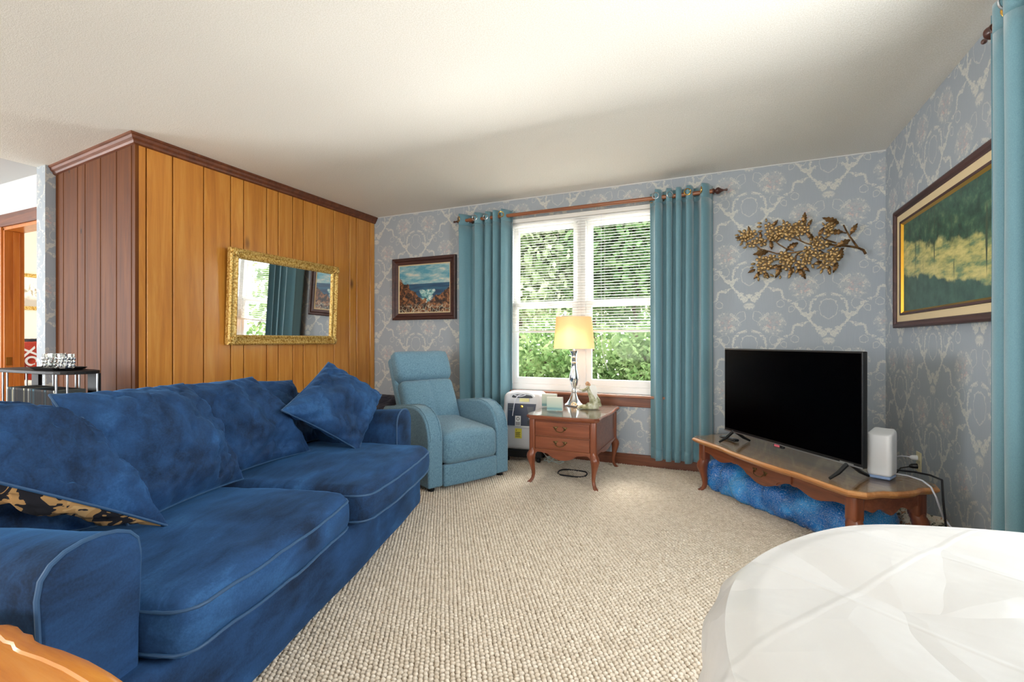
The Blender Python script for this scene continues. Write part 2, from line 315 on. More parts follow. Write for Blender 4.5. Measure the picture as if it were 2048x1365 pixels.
    df = n.n('BsdfDiffuse', None, Color=c); tl = n.n('BsdfTranslucent', None, Color=H('#f2bd80')); mx = n.n('MixShader', None, Fac=.5)
    n.t.links.new(df.outputs[0], mx.inputs[1]); n.t.links.new(tl.outputs[0], mx.inputs[2]); n.t.links.new(mx.outputs[0], n.out.inputs[0]); MAT['lamp_shade'] = n.m
    n = NT('bulb_glow'); n.set(Base_Color=(1, .8, .5, 1), Emission_Color=(1, .62, .25, 1), Emission_Strength=8.0); MAT['bulb_glow'] = n.m
m_pictures()

# ------------------------------------------------------------------ mesh helpers
class MB:
    def __init__(s): s.v = []; s.f = []
    def add(s, vs, fs, mx=None):
        k = len(s.v); s.v += [tuple(mx @ Vector(p)) if mx else tuple(p) for p in vs]
        s.f += [tuple(i + k for i in f) for f in fs]; return s
    def box(s, x0, x1, y0, y1, z0, z1, mx=None):
        vs = [(x, y, z) for x in (x0, x1) for y in (y0, y1) for z in (z0, z1)]
        return s.add(vs, [(0, 1, 3, 2), (4, 6, 7, 5), (0, 4, 5, 1), (2, 3, 7, 6), (0, 2, 6, 4), (1, 5, 7, 3)], mx)
    def tube(s, path, r, seg=8, closed=False, mx=None, flat=1.0):
        P = [Vector(p) for p in path]; n = len(P); R_ = r if isinstance(r, (list, tuple)) else [r] * n
        vs = []; up = None
        for i, p in enumerate(P):
            a = P[(i - 1) % n] if (closed or i > 0) else p; b = P[(i + 1) % n] if (closed or i < n - 1) else p
            t = (b - a); t = t.normalized() if t.length > 1e-9 else Vector((0, 0, 1))
            if up is None:
                up = Vector((0, 0, 1)) if abs(t.z) < .9 else Vector((1, 0, 0))
            up = (up - t * up.dot(t)); up = up.normalized() if up.length > 1e-6 else t.orthogonal().normalized()
            w = t.cross(up)
            for k in range(seg):
                a_ = 2 * PI * k / seg; vs.append(p + (w * math.cos(a_) + up * math.sin(a_) * flat) * R_[i])
        fs = []
        for i in range(n if closed else n - 1):
            for k in range(seg):
                j = (i + 1) % n; fs.append((i * seg + k, i * seg + (k + 1) % seg, j * seg + (k + 1) % seg, j * seg + k))
        if not closed:
            fs.append(tuple(reversed(range(seg)))); fs.append(tuple(range((n - 1) * seg, n * seg)))
        return s.add(vs, fs, mx)
    def lathe(s, prof, seg=24, mx=None, sx=1, sy=1):
        vs = []; n = len(prof)
        for r, z in prof:
            for k in range(seg):
                a = 2 * PI * k / seg; vs.append((r * math.cos(a) * sx, r * math.sin(a) * sy, z))
        fs = [(i * seg + k, i * seg + (k + 1) % seg, (i + 1) * seg + (k + 1) % seg, (i + 1) * seg + k) for i in range(n - 1) for k in range(seg)]
        if prof[0][0] > 1e-5: fs.append(tuple(reversed(range(seg))))
        if prof[-1][0] > 1e-5: fs.append(tuple(range((n - 1) * seg, n * seg)))
        return s.add(vs, fs, mx)
    def ball(s, c, r, seg=12, rings=8, mx=None):
        rx, ry, rz = r if isinstance(r, (tuple, list)) else (r, r, r)
        prof = [(max(1e-4, math.sin(PI * i / rings)), -math.cos(PI * i / rings)) for i in range(rings + 1)]
        m = Matrix.Translation(c) @ Matrix.Diagonal((rx, ry, rz, 1)); return s.lathe(prof, seg, (mx @ m) if mx else m)
    def prism(s, poly, h0, h1, axis='z', mx=None):
        n = len(poly)
        f = {'z': lambda a, b, h: (a, b, h), 'y': lambda a, b, h: (a, h, b), 'x': lambda a, b, h: (h, a, b)}[axis]
        vs = [f(a, b, h0) for a, b in poly] + [f(a, b, h1) for a, b in poly]
        fs = [tuple(reversed(range(n))), tuple(range(n, 2 * n))] + [(i, (i + 1) % n, n + (i + 1) % n, n + i) for i in range(n)]
        return s.add(vs, fs, mx)
    def rbox(s, lx, ly, lz, r, seg=8, fn=None, mx=None, z0=0.0):
        """box centred in x,y, standing on z0, edges rounded by r, optionally deformed by fn"""
        hx, hy, hz = lx / 2, ly / 2, lz / 2
        def cs(h, k):
            a = [h * (-1 + 2 * i / k) for i in range(k + 1)]
            e = [-h + r * q for q in (0, .15, .35, .6, 1)]; a = [q for q in a if -h + r < q < h - r]
            return e + a + [-q for q in reversed(e)]
        X, Y, Z = cs(hx, seg), cs(hy, seg), cs(hz, max(2, seg // 3)); idx = {}; vs = []; fs = []
        def V(x, y, z):
            k = (round(x, 5), round(y, 5), round(z, 5))
            if k not in idx:
                c = Vector((max(-hx + r, min(hx - r, x)), max(-hy + r, min(hy - r, y)), max(-hz + r, min(hz - r, z))))
                d = Vector((x, y, z)) - c; p = c + (d.normalized() * r if d.length > 1e-9 else d); p.z += hz + z0
                idx[k] = len(vs); vs.append(fn(p) if fn else p)
            return idx[k]
        for A, B, mk in ((X, Y, lambda a, b, q: (a, b, q * hz)), (X, Z, lambda a, b, q: (a, q * hy, b)), (Y, Z, lambda a, b, q: (q * hx, a, b))):
            for q in (-1, 1):
                for i in range(len(A) - 1):
                    for j in range(len(B) - 1):
                        fs.append(tuple(V(*mk(A[a], B[b], q)) for a, b in ((i, j), (i + 1, j), (i + 1, j + 1), (i, j + 1))))
        return s.add(vs, fs, mx)
    def build(s, name, mat, parent=None, smooth=True, bevel=0, label=None, cat=None, group=None, kind=None, angle=40, loc=None, fix=True):
        me = bpy.data.meshes.new(name); me.from_pydata(s.v, [], s.f)
        if fix:
            bm = bmesh.new(); bm.from_mesh(me); bmesh.ops.recalc_face_normals(bm, faces=bm.faces); bm.to_mesh(me); bm.free()
        me.materials.append(MAT[mat])
        if smooth:
            me.polygons.foreach_set('use_smooth', [True] * len(me.polygons)); me.set_sharp_from_angle(angle=math.radians(angle))
        me.update(); return link(name, me, parent, bevel, label, cat, group, kind, loc)
def link(name, me, parent=None, bevel=0, label=None, cat=None, group=None, kind=None, loc=None):
    o = bpy.data.objects.new(name, me); C.objects.link(o)
    if parent: o.parent = parent
    if loc is not None: o.location = loc
    if bevel:
        b = o.modifiers.new('soft_edges', 'BEVEL'); b.width = bevel; b.segments = 2; b.limit_method = 'ANGLE'; b.angle_limit = math.radians(50)
    for k, v in (('label', label), ('category', cat), ('group', group), ('kind', kind)):
        if v: o[k] = v
    return o
def thing(name, label, cat, loc=(0, 0, 0), rotz=0, group=None):
    o = bpy.data.objects.new(name, None); C.objects.link(o); o.location = loc; o.rotation_euler = (0, 0, rotz); o.empty_display_size = .1
    o['label'] = label; o['category'] = cat
    if group: o['group'] = group
    return o
def share(src, parent, loc=(0, 0, 0), rot=(0, 0, 0), sc_=(1, 1, 1)):
    o = src.copy(); C.objects.link(o); o.parent = parent; o.location = loc; o.rotation_euler = rot; o.scale = sc_; return o
def BX(name, mat, x0, x1, y0, y1, z0, z1, parent=None, **k): return MB().box(x0, x1, y0, y1, z0, z1).build(name, mat, parent, smooth=False, **k)
def T(*a): return Matrix.Translation(a)
def RX(a): return Matrix.Rotation(a, 4, 'X')
def RY(a): return Matrix.Rotation(a, 4, 'Y')
def RZ(a): return Matrix.Rotation(a, 4, 'Z')
def fold(p, amp, sc_, seed=0):
    q = Vector(p) * sc_ + Vector((seed * 3.1, seed * 1.7, seed)); return mnoise.noise(q) * amp

# ------------------------------------------------------------------ the room
XL, YB, XR, HT = -3.49, 4.12, 1.03, 2.40
YF = -5.0
S = dict(kind='structure')
BX('floor', 'carpet_backing_shade', -8.2, XR + .2, YF - .2, 5.6, -.10, 0, **S)
BX('ceiling', 'textured_plaster', -4.85, XR + .2, YF - .2, YB + .2, HT, HT + .12, **S)
BX('ceiling_hall', 'white_paint', -8.2, -4.85, YF - .2, 5.6, HT + .02, HT + .12, **S)
# window wall: pieces round the opening
WX0, WX1, WZ0, WZ1 = -1.93, -.42, .60, 2.215
w = MB()
w.box(XL - .2, WX0, YB, YB + .16, 0, HT); w.box(WX1, XR + .16, YB, YB + .16, 0, HT)
w.box(WX0, WX1, YB, YB + .16, 0, WZ0); w.box(WX0, WX1, YB, YB + .16, WZ1, HT)
w.build('wall_back', 'wallpaper', smooth=False, **S)
SY0, SY1 = .80, 2.08
w = MB()
w.box(XR, XR + .16, SY1, YB, 0, HT); w.box(XR, XR + .16, YF, SY0, 0, HT)
w.box(XR, XR + .16, SY0, SY1, 0, WZ0); w.box(XR, XR + .16, SY0, SY1, WZ1, HT)
w.build('wall_right', 'wallpaper', smooth=False, **S)
w = MB()
w.box(-8.2, -3.0, YF - .16, YF, 0, HT + .02); w.box(.6, XR + .16, YF - .16, YF, 0, HT); w.box(-3.0, .6, YF - .16, YF, 0, .4); w.box(-3.0, .6, YF - .16, YF, 2.3, HT)
w.build('wall_front', 'white_paint', smooth=False, **S)
w = MB(); w.box(-8.36, -8.2, YF, -2.9, 0, HT + .02); w.box(-8.36, -8.2, -.1, 5.4, 0, HT + .02); w.box(-8.36, -8.2, -2.9, -.1, 0, .6); w.box(-8.36, -8.2, -2.9, -.1, 2.3, HT + .02)
w.build('wall_hall_side', 'white_paint', smooth=False, **S)
# panelled box: main face along the sofa, short face towards the viewer (not quite square to it)
BOXC = Vector((XL, 1.81, 0)); BOXE = Vector((-4.72, 1.905, 0))
wl = MB().box(XL - .12, XL - .022, 1.86, YB, 0, HT).build('wall_left', 'dark_trim_wood', smooth=False, **S)
pl_px = [272, 293, 346, 408, 462, 488, 534, 557, 586, 607, 635, 668, 699, 713, 740]
ys = [BOXC.y] + [on_x(q, 500, XL).y for q in pl_px[1:]] + [YB]
for a, b in zip(ys, ys[1:]):
    g = .0036; t = .010
    prof = [(a + g, -.03), (b - g, -.03), (b - g, -t * .35), (b - g - .004, 0), (a + g + .004, 0), (a + g, -t * .35)]
    MB().prism([(XL + d, y) for y, d in prof], 0, HT - .005).build('plank', 'knotty_pine', wl, smooth=False)
sd = (BOXE - BOXC); sl = sd.length; sd.normalize(); sn = Vector((sd.y, -sd.x, 0)); sn = sn if sn.y < 0 else -sn
ws = MB().prism([tuple((BOXC - sn * q + sd * e)[:2]) for q, e in ((.022, .03), (.022, sl), (.12, sl), (.12, .03))], 0, HT).build('wall_left_return', 'dark_trim_wood', smooth=False, **S)
def px_on_side(px):
    d = ray(px, 600); t = (BOXC.dot(sn)) / d.dot(sn); return ((EYE + d * t) - BOXC).dot(sd)
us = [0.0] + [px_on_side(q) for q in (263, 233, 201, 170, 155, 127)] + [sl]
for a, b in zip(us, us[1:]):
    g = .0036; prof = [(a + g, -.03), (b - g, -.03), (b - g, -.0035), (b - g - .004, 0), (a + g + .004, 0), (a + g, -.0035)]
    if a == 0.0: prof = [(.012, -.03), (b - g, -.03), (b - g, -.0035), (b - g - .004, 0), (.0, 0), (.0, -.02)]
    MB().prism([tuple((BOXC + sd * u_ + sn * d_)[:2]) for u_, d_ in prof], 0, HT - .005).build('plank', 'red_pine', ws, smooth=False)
# crown moulding
cp = [(0, 0), (.042, 0), (.042, -.012), (.034, -.018), (.030, -.034), (.018, -.046), (.014, -.060), (0, -.066)]
def sweep(name, mat, pts, prof, closed=False, **k):
    """profile (out, up) along pts given as (point, outward vector)"""
    vs = [tuple(p + o * a + Vector((0, 0, b))) for p, o in pts for a, b in prof]; n = len(prof); m = MB()
    fs = [(i * n + j, i * n + (j + 1) % n, (i + 1) * n + (j + 1) % n, (i + 1) * n + j) for i in range(len(pts) - 1) for j in range(n)]
    fs += [tuple(range(n)), tuple(range((len(pts) - 1) * n, len(pts) * n))]
    return m.add(vs, fs).build(name, mat, smooth=False, **k)
_o = Vector((1, 0, 0)); mit = (_o + sn) / (1 + _o.dot(sn))
sweep('trim_1', 'dark_trim_wood', [(Vector((XL, YB, HT)), _o), (BOXC + Vector((0, 0, HT)), mit)], cp, **S)
sweep('trim_2', 'dark_trim_wood', [(BOXC + Vector((0, 0, HT)), mit), (BOXE + Vector((0, 0, HT)), sn)], cp, **S)
# wallpapered pier at the hall opening
MB().box(-4.85, -4.722, 1.845, 2.06, 0, HT).build('wall_pier', 'wallpaper', smooth=False, **S)
# hall wall with doorway into the bedroom
DX1, DX0 = -4.93, -5.69
w = MB(); w.box(-8.2, DX0, 1.95, 2.06, 0, HT + .02); w.box(DX1, -4.85, 1.95, 2.06, 0, HT + .02); w.box(DX0, DX1, 1.95, 2.06, 2.03, HT + .02)
w.build('wall_hall', 'white_paint', smooth=False, **S)
d1 = MB().box(DX0 - .09, DX1 + .05, 1.93, 1.95, 2.04, 2.145).build('door_1', 'dark_trim_wood', smooth=False, bevel=.004, **S)
BX('door_casing', 'door_wood', DX0 - .10, DX0 - .005, 1.932, 1.95, 0, 2.04, d1, bevel=.004)
BX('door_jamb', 'door_wood', DX0 - .005, DX0 + .022, 1.945, 2.075, 0, 2.03, d1, bevel=.002)
BX('door_stop', 'door_wood', DX0 + .022, DX0 + .036, 2.00, 2.04, 0, 2.01, d1, bevel=.002)
BX('door_head', 'door_wood', DX0, DX1, 1.945, 2.075, 2.012, 2.04, d1, bevel=.002)
sp = on_x(20, 723, DX0 + .024)
BX('strike_plate', 'brass', DX0 + .0225, DX0 + .0255, 1.955, 1.995, sp.z - .035, sp.z + .035, d1, bevel=.001)
# bedroom beyond
BX('wall_bedroom_side', 'bedroom_paper', -7.66, -7.5, 2.06, 5.4, 0, HT + .02, **S)
BX('wall_bedroom_end', 'bedroom_paper', -7.5, -3.7, 5.4, 5.56, 0, HT + .02, **S)
# baseboards
bp = [(0, 0), (.016, 0), (.016, .078), (.011, .090), (0, .094)]
sweep('baseboard_back', 'dark_trim_wood', [(Vector((XL, YB, 0)), Vector((0, -1, 0))), (Vector((XR, YB, 0)), Vector((0, -1, 0)))], bp, **S)
sweep('baseboard_right', 'dark_trim_wood', [(Vector((XR, YB - .016, 0)), Vector((-1, 0, 0))), (Vector((XR, YF, 0)), Vector((-1, 0, 0)))], bp, **S)
# thin bead where the paper meets the ceiling
sweep('trim_3', 'white_paint', [(Vector((XL + .05, YB, HT)), Vector((0, -1, 0))), (Vector((XR, YB, HT)), Vector((0, -1, 0)))], [(0, 0), (.008, 0), (.006, -.006), (0, -.008)], **S)

# ------------------------------------------------------------------ window
def window(name, xc, half, y0, depthdir=1):
    """twin double-hung window in the window wall"""
    fy0, fy1 = YB + .035, YB + .12
    f = MB(); x0, x1 = WX0, WX1
    f.box(x0, x0 + .07, fy0, fy1, WZ0, WZ1); f.box(x1 - .07, x1, fy0, fy1, WZ0, WZ1)
    f.box(x0 + .07, x1 - .07, fy0, fy1, WZ1 - .075, WZ1); f.box(x0 + .07, x1 - .07, fy0, fy1, WZ0, WZ0 + .055)
    root = f.build('window_1', 'window_vinyl', smooth=False, bevel=.004, kind='structure')
    BX('mullion', 'window_vinyl', -1.215, -1.139, fy0 - .004, fy1, WZ0 + .05, WZ1 - .07, root, bevel=.004)
    for a, b in ((x0 + .07, -1.215), (-1.139, x1 - .07)):
        for up in (0, 1):
            z0, z1 = ((WZ0 + .055, 1.425), (1.365, WZ1 - .075))[up]
            ya, yb = ((fy0 + .008, fy0 + .040), (fy0 + .042, fy0 + .074))[up]
            st, bo, to = .052, (.060, .055)[up], (.055, .045)[up]
            s = MB(); s.box(a, a + st, ya, yb, z0, z1); s.box(b - st, b, ya, yb, z0, z1); s.box(a + st, b - st, ya, yb, z0, z0 + bo); s.box(a + st, b - st, ya, yb, z1 - to, z1)
            sash = s.build('sash', 'window_vinyl', root, smooth=False, bevel=.003)
            BX('pane', 'window_glass', a + st - .004, b - st + .004, (ya + yb) / 2 - .003, (ya + yb) / 2 + .003, z0 + bo - .004, z1 - to + .004, sash)
    BX('sash_lock', 'window_vinyl', -1.50, -1.45, fy0 - .006, fy0 + .008, 1.405, 1.425, root)
    return root
window('window_1', 0, 0, 0)
si = MB(); si.box(WX0 - .09, WX1 + .09, YB - .055, YB + .035, .575, .598); si.build('window_sill', 'rod_wood', smooth=False, bevel=.005, kind='structure')
BX('window_apron', 'dark_trim_wood', WX0 - .06, WX1 + .06, YB - .018, YB, .495, .575, bevel=.004, kind='structure')
# side window, only its curtain is in view
f = MB()
for a, b, c, d in ((SY0, SY0 + .07, WZ0, WZ1), (SY1 - .07, SY1, WZ0, WZ1), (SY0 + .07, SY1 - .07, WZ0, WZ0 + .06), (SY0 + .07, SY1 - .07, WZ1 - .06, WZ1), (SY0 + .07, SY1 - .07, 1.38, 1.43)):
    f.box(XR + .04, XR + .10, a, b, c, d)
f.build('window_2', 'window_vinyl', smooth=False, **S)
f = MB()
for a, b, c, d in ((-3.0, -2.93, .4, 2.3), (.53, .6, .4, 2.3), (-2.93, .53, .4, .46), (-2.93, .53, 2.24, 2.3), (-1.85, -1.78, .46, 2.24), (-.65, -.58, .46, 2.24)):
    f.box(a, b, YF - .10, YF - .05, c, d)
f.build('window_3', 'window_vinyl', smooth=False, **S)
# ------------------------------------------------------------------ blind
bl = thing('window_blind', 'white slatted blind lowered halfway down the window', 'blind', (0, 0, 0))
bx0, bx1 = WX0 + .01, WX1 - .01
BX('headrail', 'blind_vinyl', bx0, bx1, YB + .002, YB + .030, 2.175, 2.212, bl, bevel=.002)
BX('bottom_rail', 'blind_vinyl', bx0, bx1, YB + .003, YB + .027, 1.135, 1.155, bl, bevel=.003)
sm = MB()
pr = [(-.0125, -.0012), (-.006, .0004), (0, .0012), (.006, .0004), (.0125, -.0012), (.0125, -.0018), (0, .0006), (-.0125, -.0018)]
tilt = math.radians(11)
prr = [(y * math.cos(tilt) - z * math.sin(tilt), y * math.sin(tilt) + z * math.cos(tilt)) for y, z in pr]
s0 = sm.prism([(YB + .0155 + y, z) for y, z in prr], bx0, bx1, 'x').build('slat', 'blind_vinyl', bl, smooth=False)
s0.location = (0, 0, 1.170)
for i in range(1, 42): share(s0, bl, (0, 0, 1.170 + i * .0241))
for x in (-1.80, -1.39, -1.177, -.96, -.55):
    MB().tube([(x, YB + .004, 1.15), (x, YB + .004, 2.18)], .0011, 5).build('ladder_cord', 'blind_vinyl', bl)
MB().tube([(-.99, YB + .001, 2.17), (-.99, YB - .001, 1.6), (-.985, YB, 1.0), (-.95, YB - .001, .86), (-.93, YB - .001, .80)], .0016, 5).build('lift_cord', 'cord_white', bl)

# ------------------------------------------------------------------ curtains and rods
def curtain(name, label, a0, a1, yr, z0, z1, folds, amp, along='x', phase=0.0, seed=1, sgn=1, group='blue grommet curtains'):
    """a0..a1 along the rod, yr the rod's distance; folds weave in front of and behind the rod"""
    root = thing(name, label, 'curtain', (0, 0, 0), 0, group)
    def P(s, z):
        h = (z - z0) / (z1 - z0); ph = 2 * PI * folds * (s + .055 * math.sin(2 * PI * s + seed * 1.9)) + phase
        a = a0 + (a1 - a0) * (s + .018 * math.sin(2 * ph + seed) + (1 - h) * .02 * math.sin(5 * s + seed))
        w = math.sin(ph + .25 * math.sin(2.1 * s * PI + seed)); w = math.copysign(abs(w) ** .72, w)
        y = yr + amp * w * (.80 + .2 * math.sin(7 * s + seed)) * (.86 + .14 * h) + fold((s * 6, h * 2.2, 0), .006, 1.0, seed)
        return (a, y, z) if along == 'x' else (y, a, z)
    def sheet(za, zb, nz, off=0.0):
        n = folds * 22; m = MB(); vs = [P(i / n, za + (zb - za) * j / nz) for j in range(nz + 1) for i in range(n + 1)]
        return m.add(vs, [(j * (n + 1) + i, j * (n + 1) + i + 1, (j + 1) * (n + 1) + i + 1, (j + 1) * (n + 1) + i) for j in range(nz) for i in range(n)])
    for nm, za, zb, nz, th in (('panel', z0, z1 - .105, 22, .0025), ('heading', z1 - .108, z1, 4, .004), ('hem', z0, z0 + .09, 3, .0045)):
        o = sheet(za, zb, nz).build(nm, 'curtain_cloth', root, angle=80, fix=False)
        so = o.modifiers.new('cloth_thickness', 'SOLIDIFY'); so.thickness = th; so.offset = 0
    zr = z1 - .052
    for k in range(int(folds * 2)):
        s_ = (k * PI - phase) / (2 * PI * folds)
        if not 0.02 < s_ < .98: continue
        c = Vector(P(s_, zr)); d = (Vector(P(s_ + .004, zr)) - Vector(P(s_ - .004, zr))).normalized(); nrm = Vector((0, 0, 1)).cross(d).normalized()
        ring = [c + (d * math.cos(q) + Vector((0, 0, 1)) * math.sin(q)) * .024 for q in (2 * PI * i / 18 for i in range(18))]
        MB().tube(ring, .0045, 6, True).build('grommet', 'brass' if k % 2 else 'dull_steel', root)
    return root
YR = YB - .09; ZR = 2.228
cl0, cl1 = on_y(917, 600, YR).x, on_y(1023, 600, YR).x; cr0, cr1 = on_y(1300, 600, YR).x, on_y(1427, 600, YR).x
curtain('window_curtain', 'blue curtain hanging between the seascape painting and the window', cl0, cl1, YR, .10, 2.285, 5, .062, 'x', .9, 1)
curtain('window_curtain', 'blue curtain hanging between the window and the bronze blossom branch', cr0, cr1, YR, .085, 2.285, 5, .062, 'x', 2.4, 2)
XS = XR - .085
curtain('window_curtain', 'blue curtain at the right edge beside the large framed park print', 1.86, 2.435, XS, .06, 2.31, 4, .05, 'y', 2.2, 4)
fin = [(.0001, .105), (.008, .102), (.0105, .094), (.008, .086), (.0065, .076), (.012, .060), (.023, .044), (.027, .034), (.022, .022), (.012, .014), (.019, .008), (.023, .002), (.021, -.006), (.0001, -.006)]
def rod(name, label, p0, p1, w0, w1):
    root = thing(name, label, 'curtain rod', p0); p0 = Vector(p0); p1 = Vector(p1); d = (p1 - p0); L = d.length; q = d.normalized()
    mx = q.to_track_quat('Z', 'Y').to_matrix().to_4x4()
    MB().tube([(0, 0, 0), tuple(d)], .0165, 16).build('pole', 'rod_wood', root)
    MB().lathe(list(reversed(fin)), 18, mx.inverted().inverted() @ T(0, 0, L)).build('finial', 'finial_wood', root)
    MB().lathe(list(reversed(fin)), 18, mx @ RX(PI)).build('finial', 'finial_wood', root)
    for f in (.04, .96):
        c = d * f; m = MB(); m.tube([tuple(c + Vector((0, 0, -.017))), tuple(c + Vector(w0) * .5 + Vector((0, 0, -.02))), tuple(c + Vector(w0) + Vector((0, 0, -.02)))], .008, 8)
        m.build('bracket', 'finial_wood', root)
    return root
rl, rr = on_y(907, 445, YR).x + .105, on_y(1456, 380, YR).x - .105
rod('curtain_rod', 'brown wooden curtain rod with turned finials above the blind', (rl, YR, ZR), (rr, YR, ZR), (0, .088, 0), 0)
rod('curtain_rod', 'brown wooden curtain rod tip beside the large park print', (XS, .5, 2.255), (XS, 2.41, 2.255), (.083, 0, 0), 0)

# ------------------------------------------------------------------ framed pictures
def ring_frame(name, mat, w, h, prof, parent, label=None, smooth=False, sub=1):
    """profile of (inset from the outer edge, height off the wall) swept round a w x h rectangle in x,z facing -y"""
    m = MB(); n = len(prof); cor = lambda i: [(i, i), (w - i, i), (w - i, h - i), (i, h - i)]
    vs = []; K = 4 * sub
    for c in range(4):
        for k in range(sub):
            for i, o in prof:
                a = cor(i)[c]; b = cor(i)[(c + 1) % 4]; f = k / sub
                vs.append((a[0] + (b[0] - a[0]) * f, -o, a[1] + (b[1] - a[1]) * f))
    fs = [(c * n + j, ((c + 1) % K) * n + j, ((c + 1) % K) * n + (j + 1) % n, c * n + (j + 1) % n) for c in range(K) for j in range(n)]
    return m.add(vs, fs).build(name, mat, parent, smooth=smooth, label=label)
sl_ = on_y(785, 520, YB - .03); sr_ = on_y(911, 636, YB - .03)
x0 = sl_.x; W_ = sr_.x - sl_.x; z0 = 1.278; H_ = .645
pt = thing('seascape_painting', 'dark framed seascape of rocks and surf between panelling and curtain', 'painting', (x0, YB - .002, z0))
ring_frame('frame', 'frame_wood', W_, H_, [(0, 0), (0, .034), (.012, .040), (.026, .036), (.036, .022), (.040, .026), (.066, .020), (.070, .014), (.070, 0)], pt)
ring_frame('liner', 'cream_liner', W_ - .136, H_ - .136, [(0, .002), (0, .016), (.010, .013), (.012, .002)], pt).location = (.068, 0, .068)
MB().box(.078, W_ - .078, -.010, -.002, .078, H_ - .078).build('canvas', 'seascape_paint', pt, smooth=False)
for o in pt.children:
    if o.name.startswith('canvas'):
        for v in o.data.vertices: v.co.x -= .078; v.co.z -= .078
        o.location = (.078, 0, .078)
ra = on_x(1789, 416, XR - .03); pw = ra.y - 2.485
pk = thing('framed_print', 'large brown framed park print with cream liner on the right wall', 'picture', (XR - .002, ra.y, 1.140), -PI / 2)
PH = .745
ring_frame('frame', 'frame_wood', pw, PH, [(0, 0), (0, .036), (.010, .040), (.022, .036), (.030, .028), (.038, .026), (.038, 0)], pk)
ring_frame('liner', 'cream_liner', pw - .074, PH - .074, [(0, .002), (0, .024), (.040, .020), (.044, .002)], pk).location = (.037, 0, .037)
ring_frame('inner_frame', 'frame_wood', pw - .158, PH - .158, [(0, .002), (0, .024), (.012, .022), (.014, .002)], pk).location = (.079, 0, .079)
ring_frame('fillet', 'gilt_fillet', pw - .182, PH - .182, [(0, .002), (0, .020), (.012, .008), (.014, .002)], pk).location = (.091, 0, .091)
MB().box(0, pw - .204, -.008, -.002, 0, PH - .204).build('print', 'park_print', pk, smooth=False, loc=(.102, 0, .102))
bpz = on_x(25, 546, -7.5)
vp = thing('framed_print', 'gilt framed pale landscape on the cream bedroom wall', 'picture', (-7.498, 2.30, 1.425), PI / 2)
ring_frame('frame', 'carved_gilt', .72, .425, [(0, 0), (0, .02), (.02, .03), (.04, .018), (.045, 0)], vp)
MB().box(0, .64, -.010, -.002, 0, .345).build('print', 'valley_print', vp, smooth=False, loc=(.04, 0, .04))

# ------------------------------------------------------------------ mirror
mw, mh = 1.10, .745
mr = thing('wall_mirror', 'gilt framed rectangular mirror leaning out from the pine panelling', 'mirror', (XL + .022, 2.408, 1.028), PI / 2)
mr.rotation_euler = (math.radians(2.6), 0, PI / 2)
ring_frame('frame', 'carved_gilt', mw, mh, [(0, -.012), (0, .020), (.010, .030), (.022, .026), (.034, .016), (.048, .018), (.062, .026), (.072, .020), (.078, .008), (.078, -.012)], mr, sub=6)
MB().box(.074, mw - .074, -.008, .004, .074, mh - .074).build('glass', 'mirror_silver', mr, smooth=False)
BX('backing', 'dark_trim_wood', .01, mw - .01, .006, .014, .01, mh - .01, mr)
def acanthus():
    m = MB()
    for k in range(5):
        a = PI / 4 + (k - 2) * .42; L = .055 + .012 * math.cos((k - 2) * 1.2)
        path = [(math.cos(a) * L * t, -.026 - .012 * math.sin(PI * t), math.sin(a) * L * t) for t in (0, .25, .5, .75, 1)]
        m.tube(path, [.007, .011, .012, .009, .003], 7)
    for c, r in (((.0, -.030, .0), .013), ((-.012, -.024, .02), .009), ((.02, -.024, -.012), .009)): m.ball(c, (r, r * .8, r), 8, 6)
    return m
co0 = acanthus().build('corner_ornament', 'carved_gilt', mr); co0.location = (.018, 0, .018)
for x, z, ry in ((mw - .018, .018, -PI / 2), (mw - .018, mh - .018, PI), (.018, mh - .018, PI / 2)): share(co0, mr, (x, 0, z), (0, ry, 0))
bd = MB().ball((0, -.029, 0), (.010, .007, .0058), 7, 5).build('bead', 'carved_gilt', mr); bd.location = (.10, 0, .013)
for i in range(1, 38): share(bd, mr, (.10 + i * .0243, 0, .013))
for i in range(38): share(bd, mr, (.10 + i * .0243, 0, mh - .013))
for i in range(24):
    for x in (.013, mw - .013): share(bd, mr, (x, 0, .095 + i * .0241), (0, PI / 2, 0))

# ------------------------------------------------------------------ bronze blossom branch on the wall
def bz(zx, zy, out=.0):
    p = on_y(1460 + zx * .1416, 420 + zy * .1416, YB - .02); return Vector((p.x, YB - .012 - out, p.z))
bc = bz(1040, 500)
br = thing('wall_branch', 'bronze metal blossom branch mounted on the wallpaper above the television', 'wall decoration', bc)
def bl_(zx, zy, out=0.): return bz(zx, zy, out) - bc
twigs = [([(1915, 625), (1880, 570), (1800, 535), (1690, 515), (1560, 505), (1420, 495), (1330, 500)], .0105),
         ([(1800, 530), (1740, 450), (1690, 380), (1640, 290), (1600, 215)], .0085),
         ([(1690, 360), (1720, 320), (1745, 270)], .005), ([(1500, 470), (1420, 445), (1340, 420), (1280, 360)], .006),
         ([(1640, 330), (1560, 310), (1460, 310)], .005), ([(1170, 500), (1060, 470), (980, 430), (900, 390), (860, 350)], .006),
         ([(1000, 440), (970, 380), (975, 330)], .005), ([(1150, 570), (1000, 590), (860, 610), (660, 620), (560, 590), (430, 555), (360, 500)], .007),
         ([(900, 580), (780, 545), (690, 490), (640, 440), (600, 380)], .006), ([(1000, 590), (930, 650), (900, 720), (860, 790)], .006),
         ([(930, 660), (930, 720), (990, 780)], .005), ([(860, 700), (720, 780), (580, 810), (470, 800)], .005), ([(1600, 540), (1560, 600), (1540, 680), (1450, 740)], .006),
         ([(1200, 640), (1250, 720), (1320, 760)], .005), ([(1240, 560), (1340, 620), (1420, 680)], .005), ([(1080, 250), (1050, 180), (1060, 60)], .004), ([(1380, 330), (1420, 210), (1520, 185)], .004)]
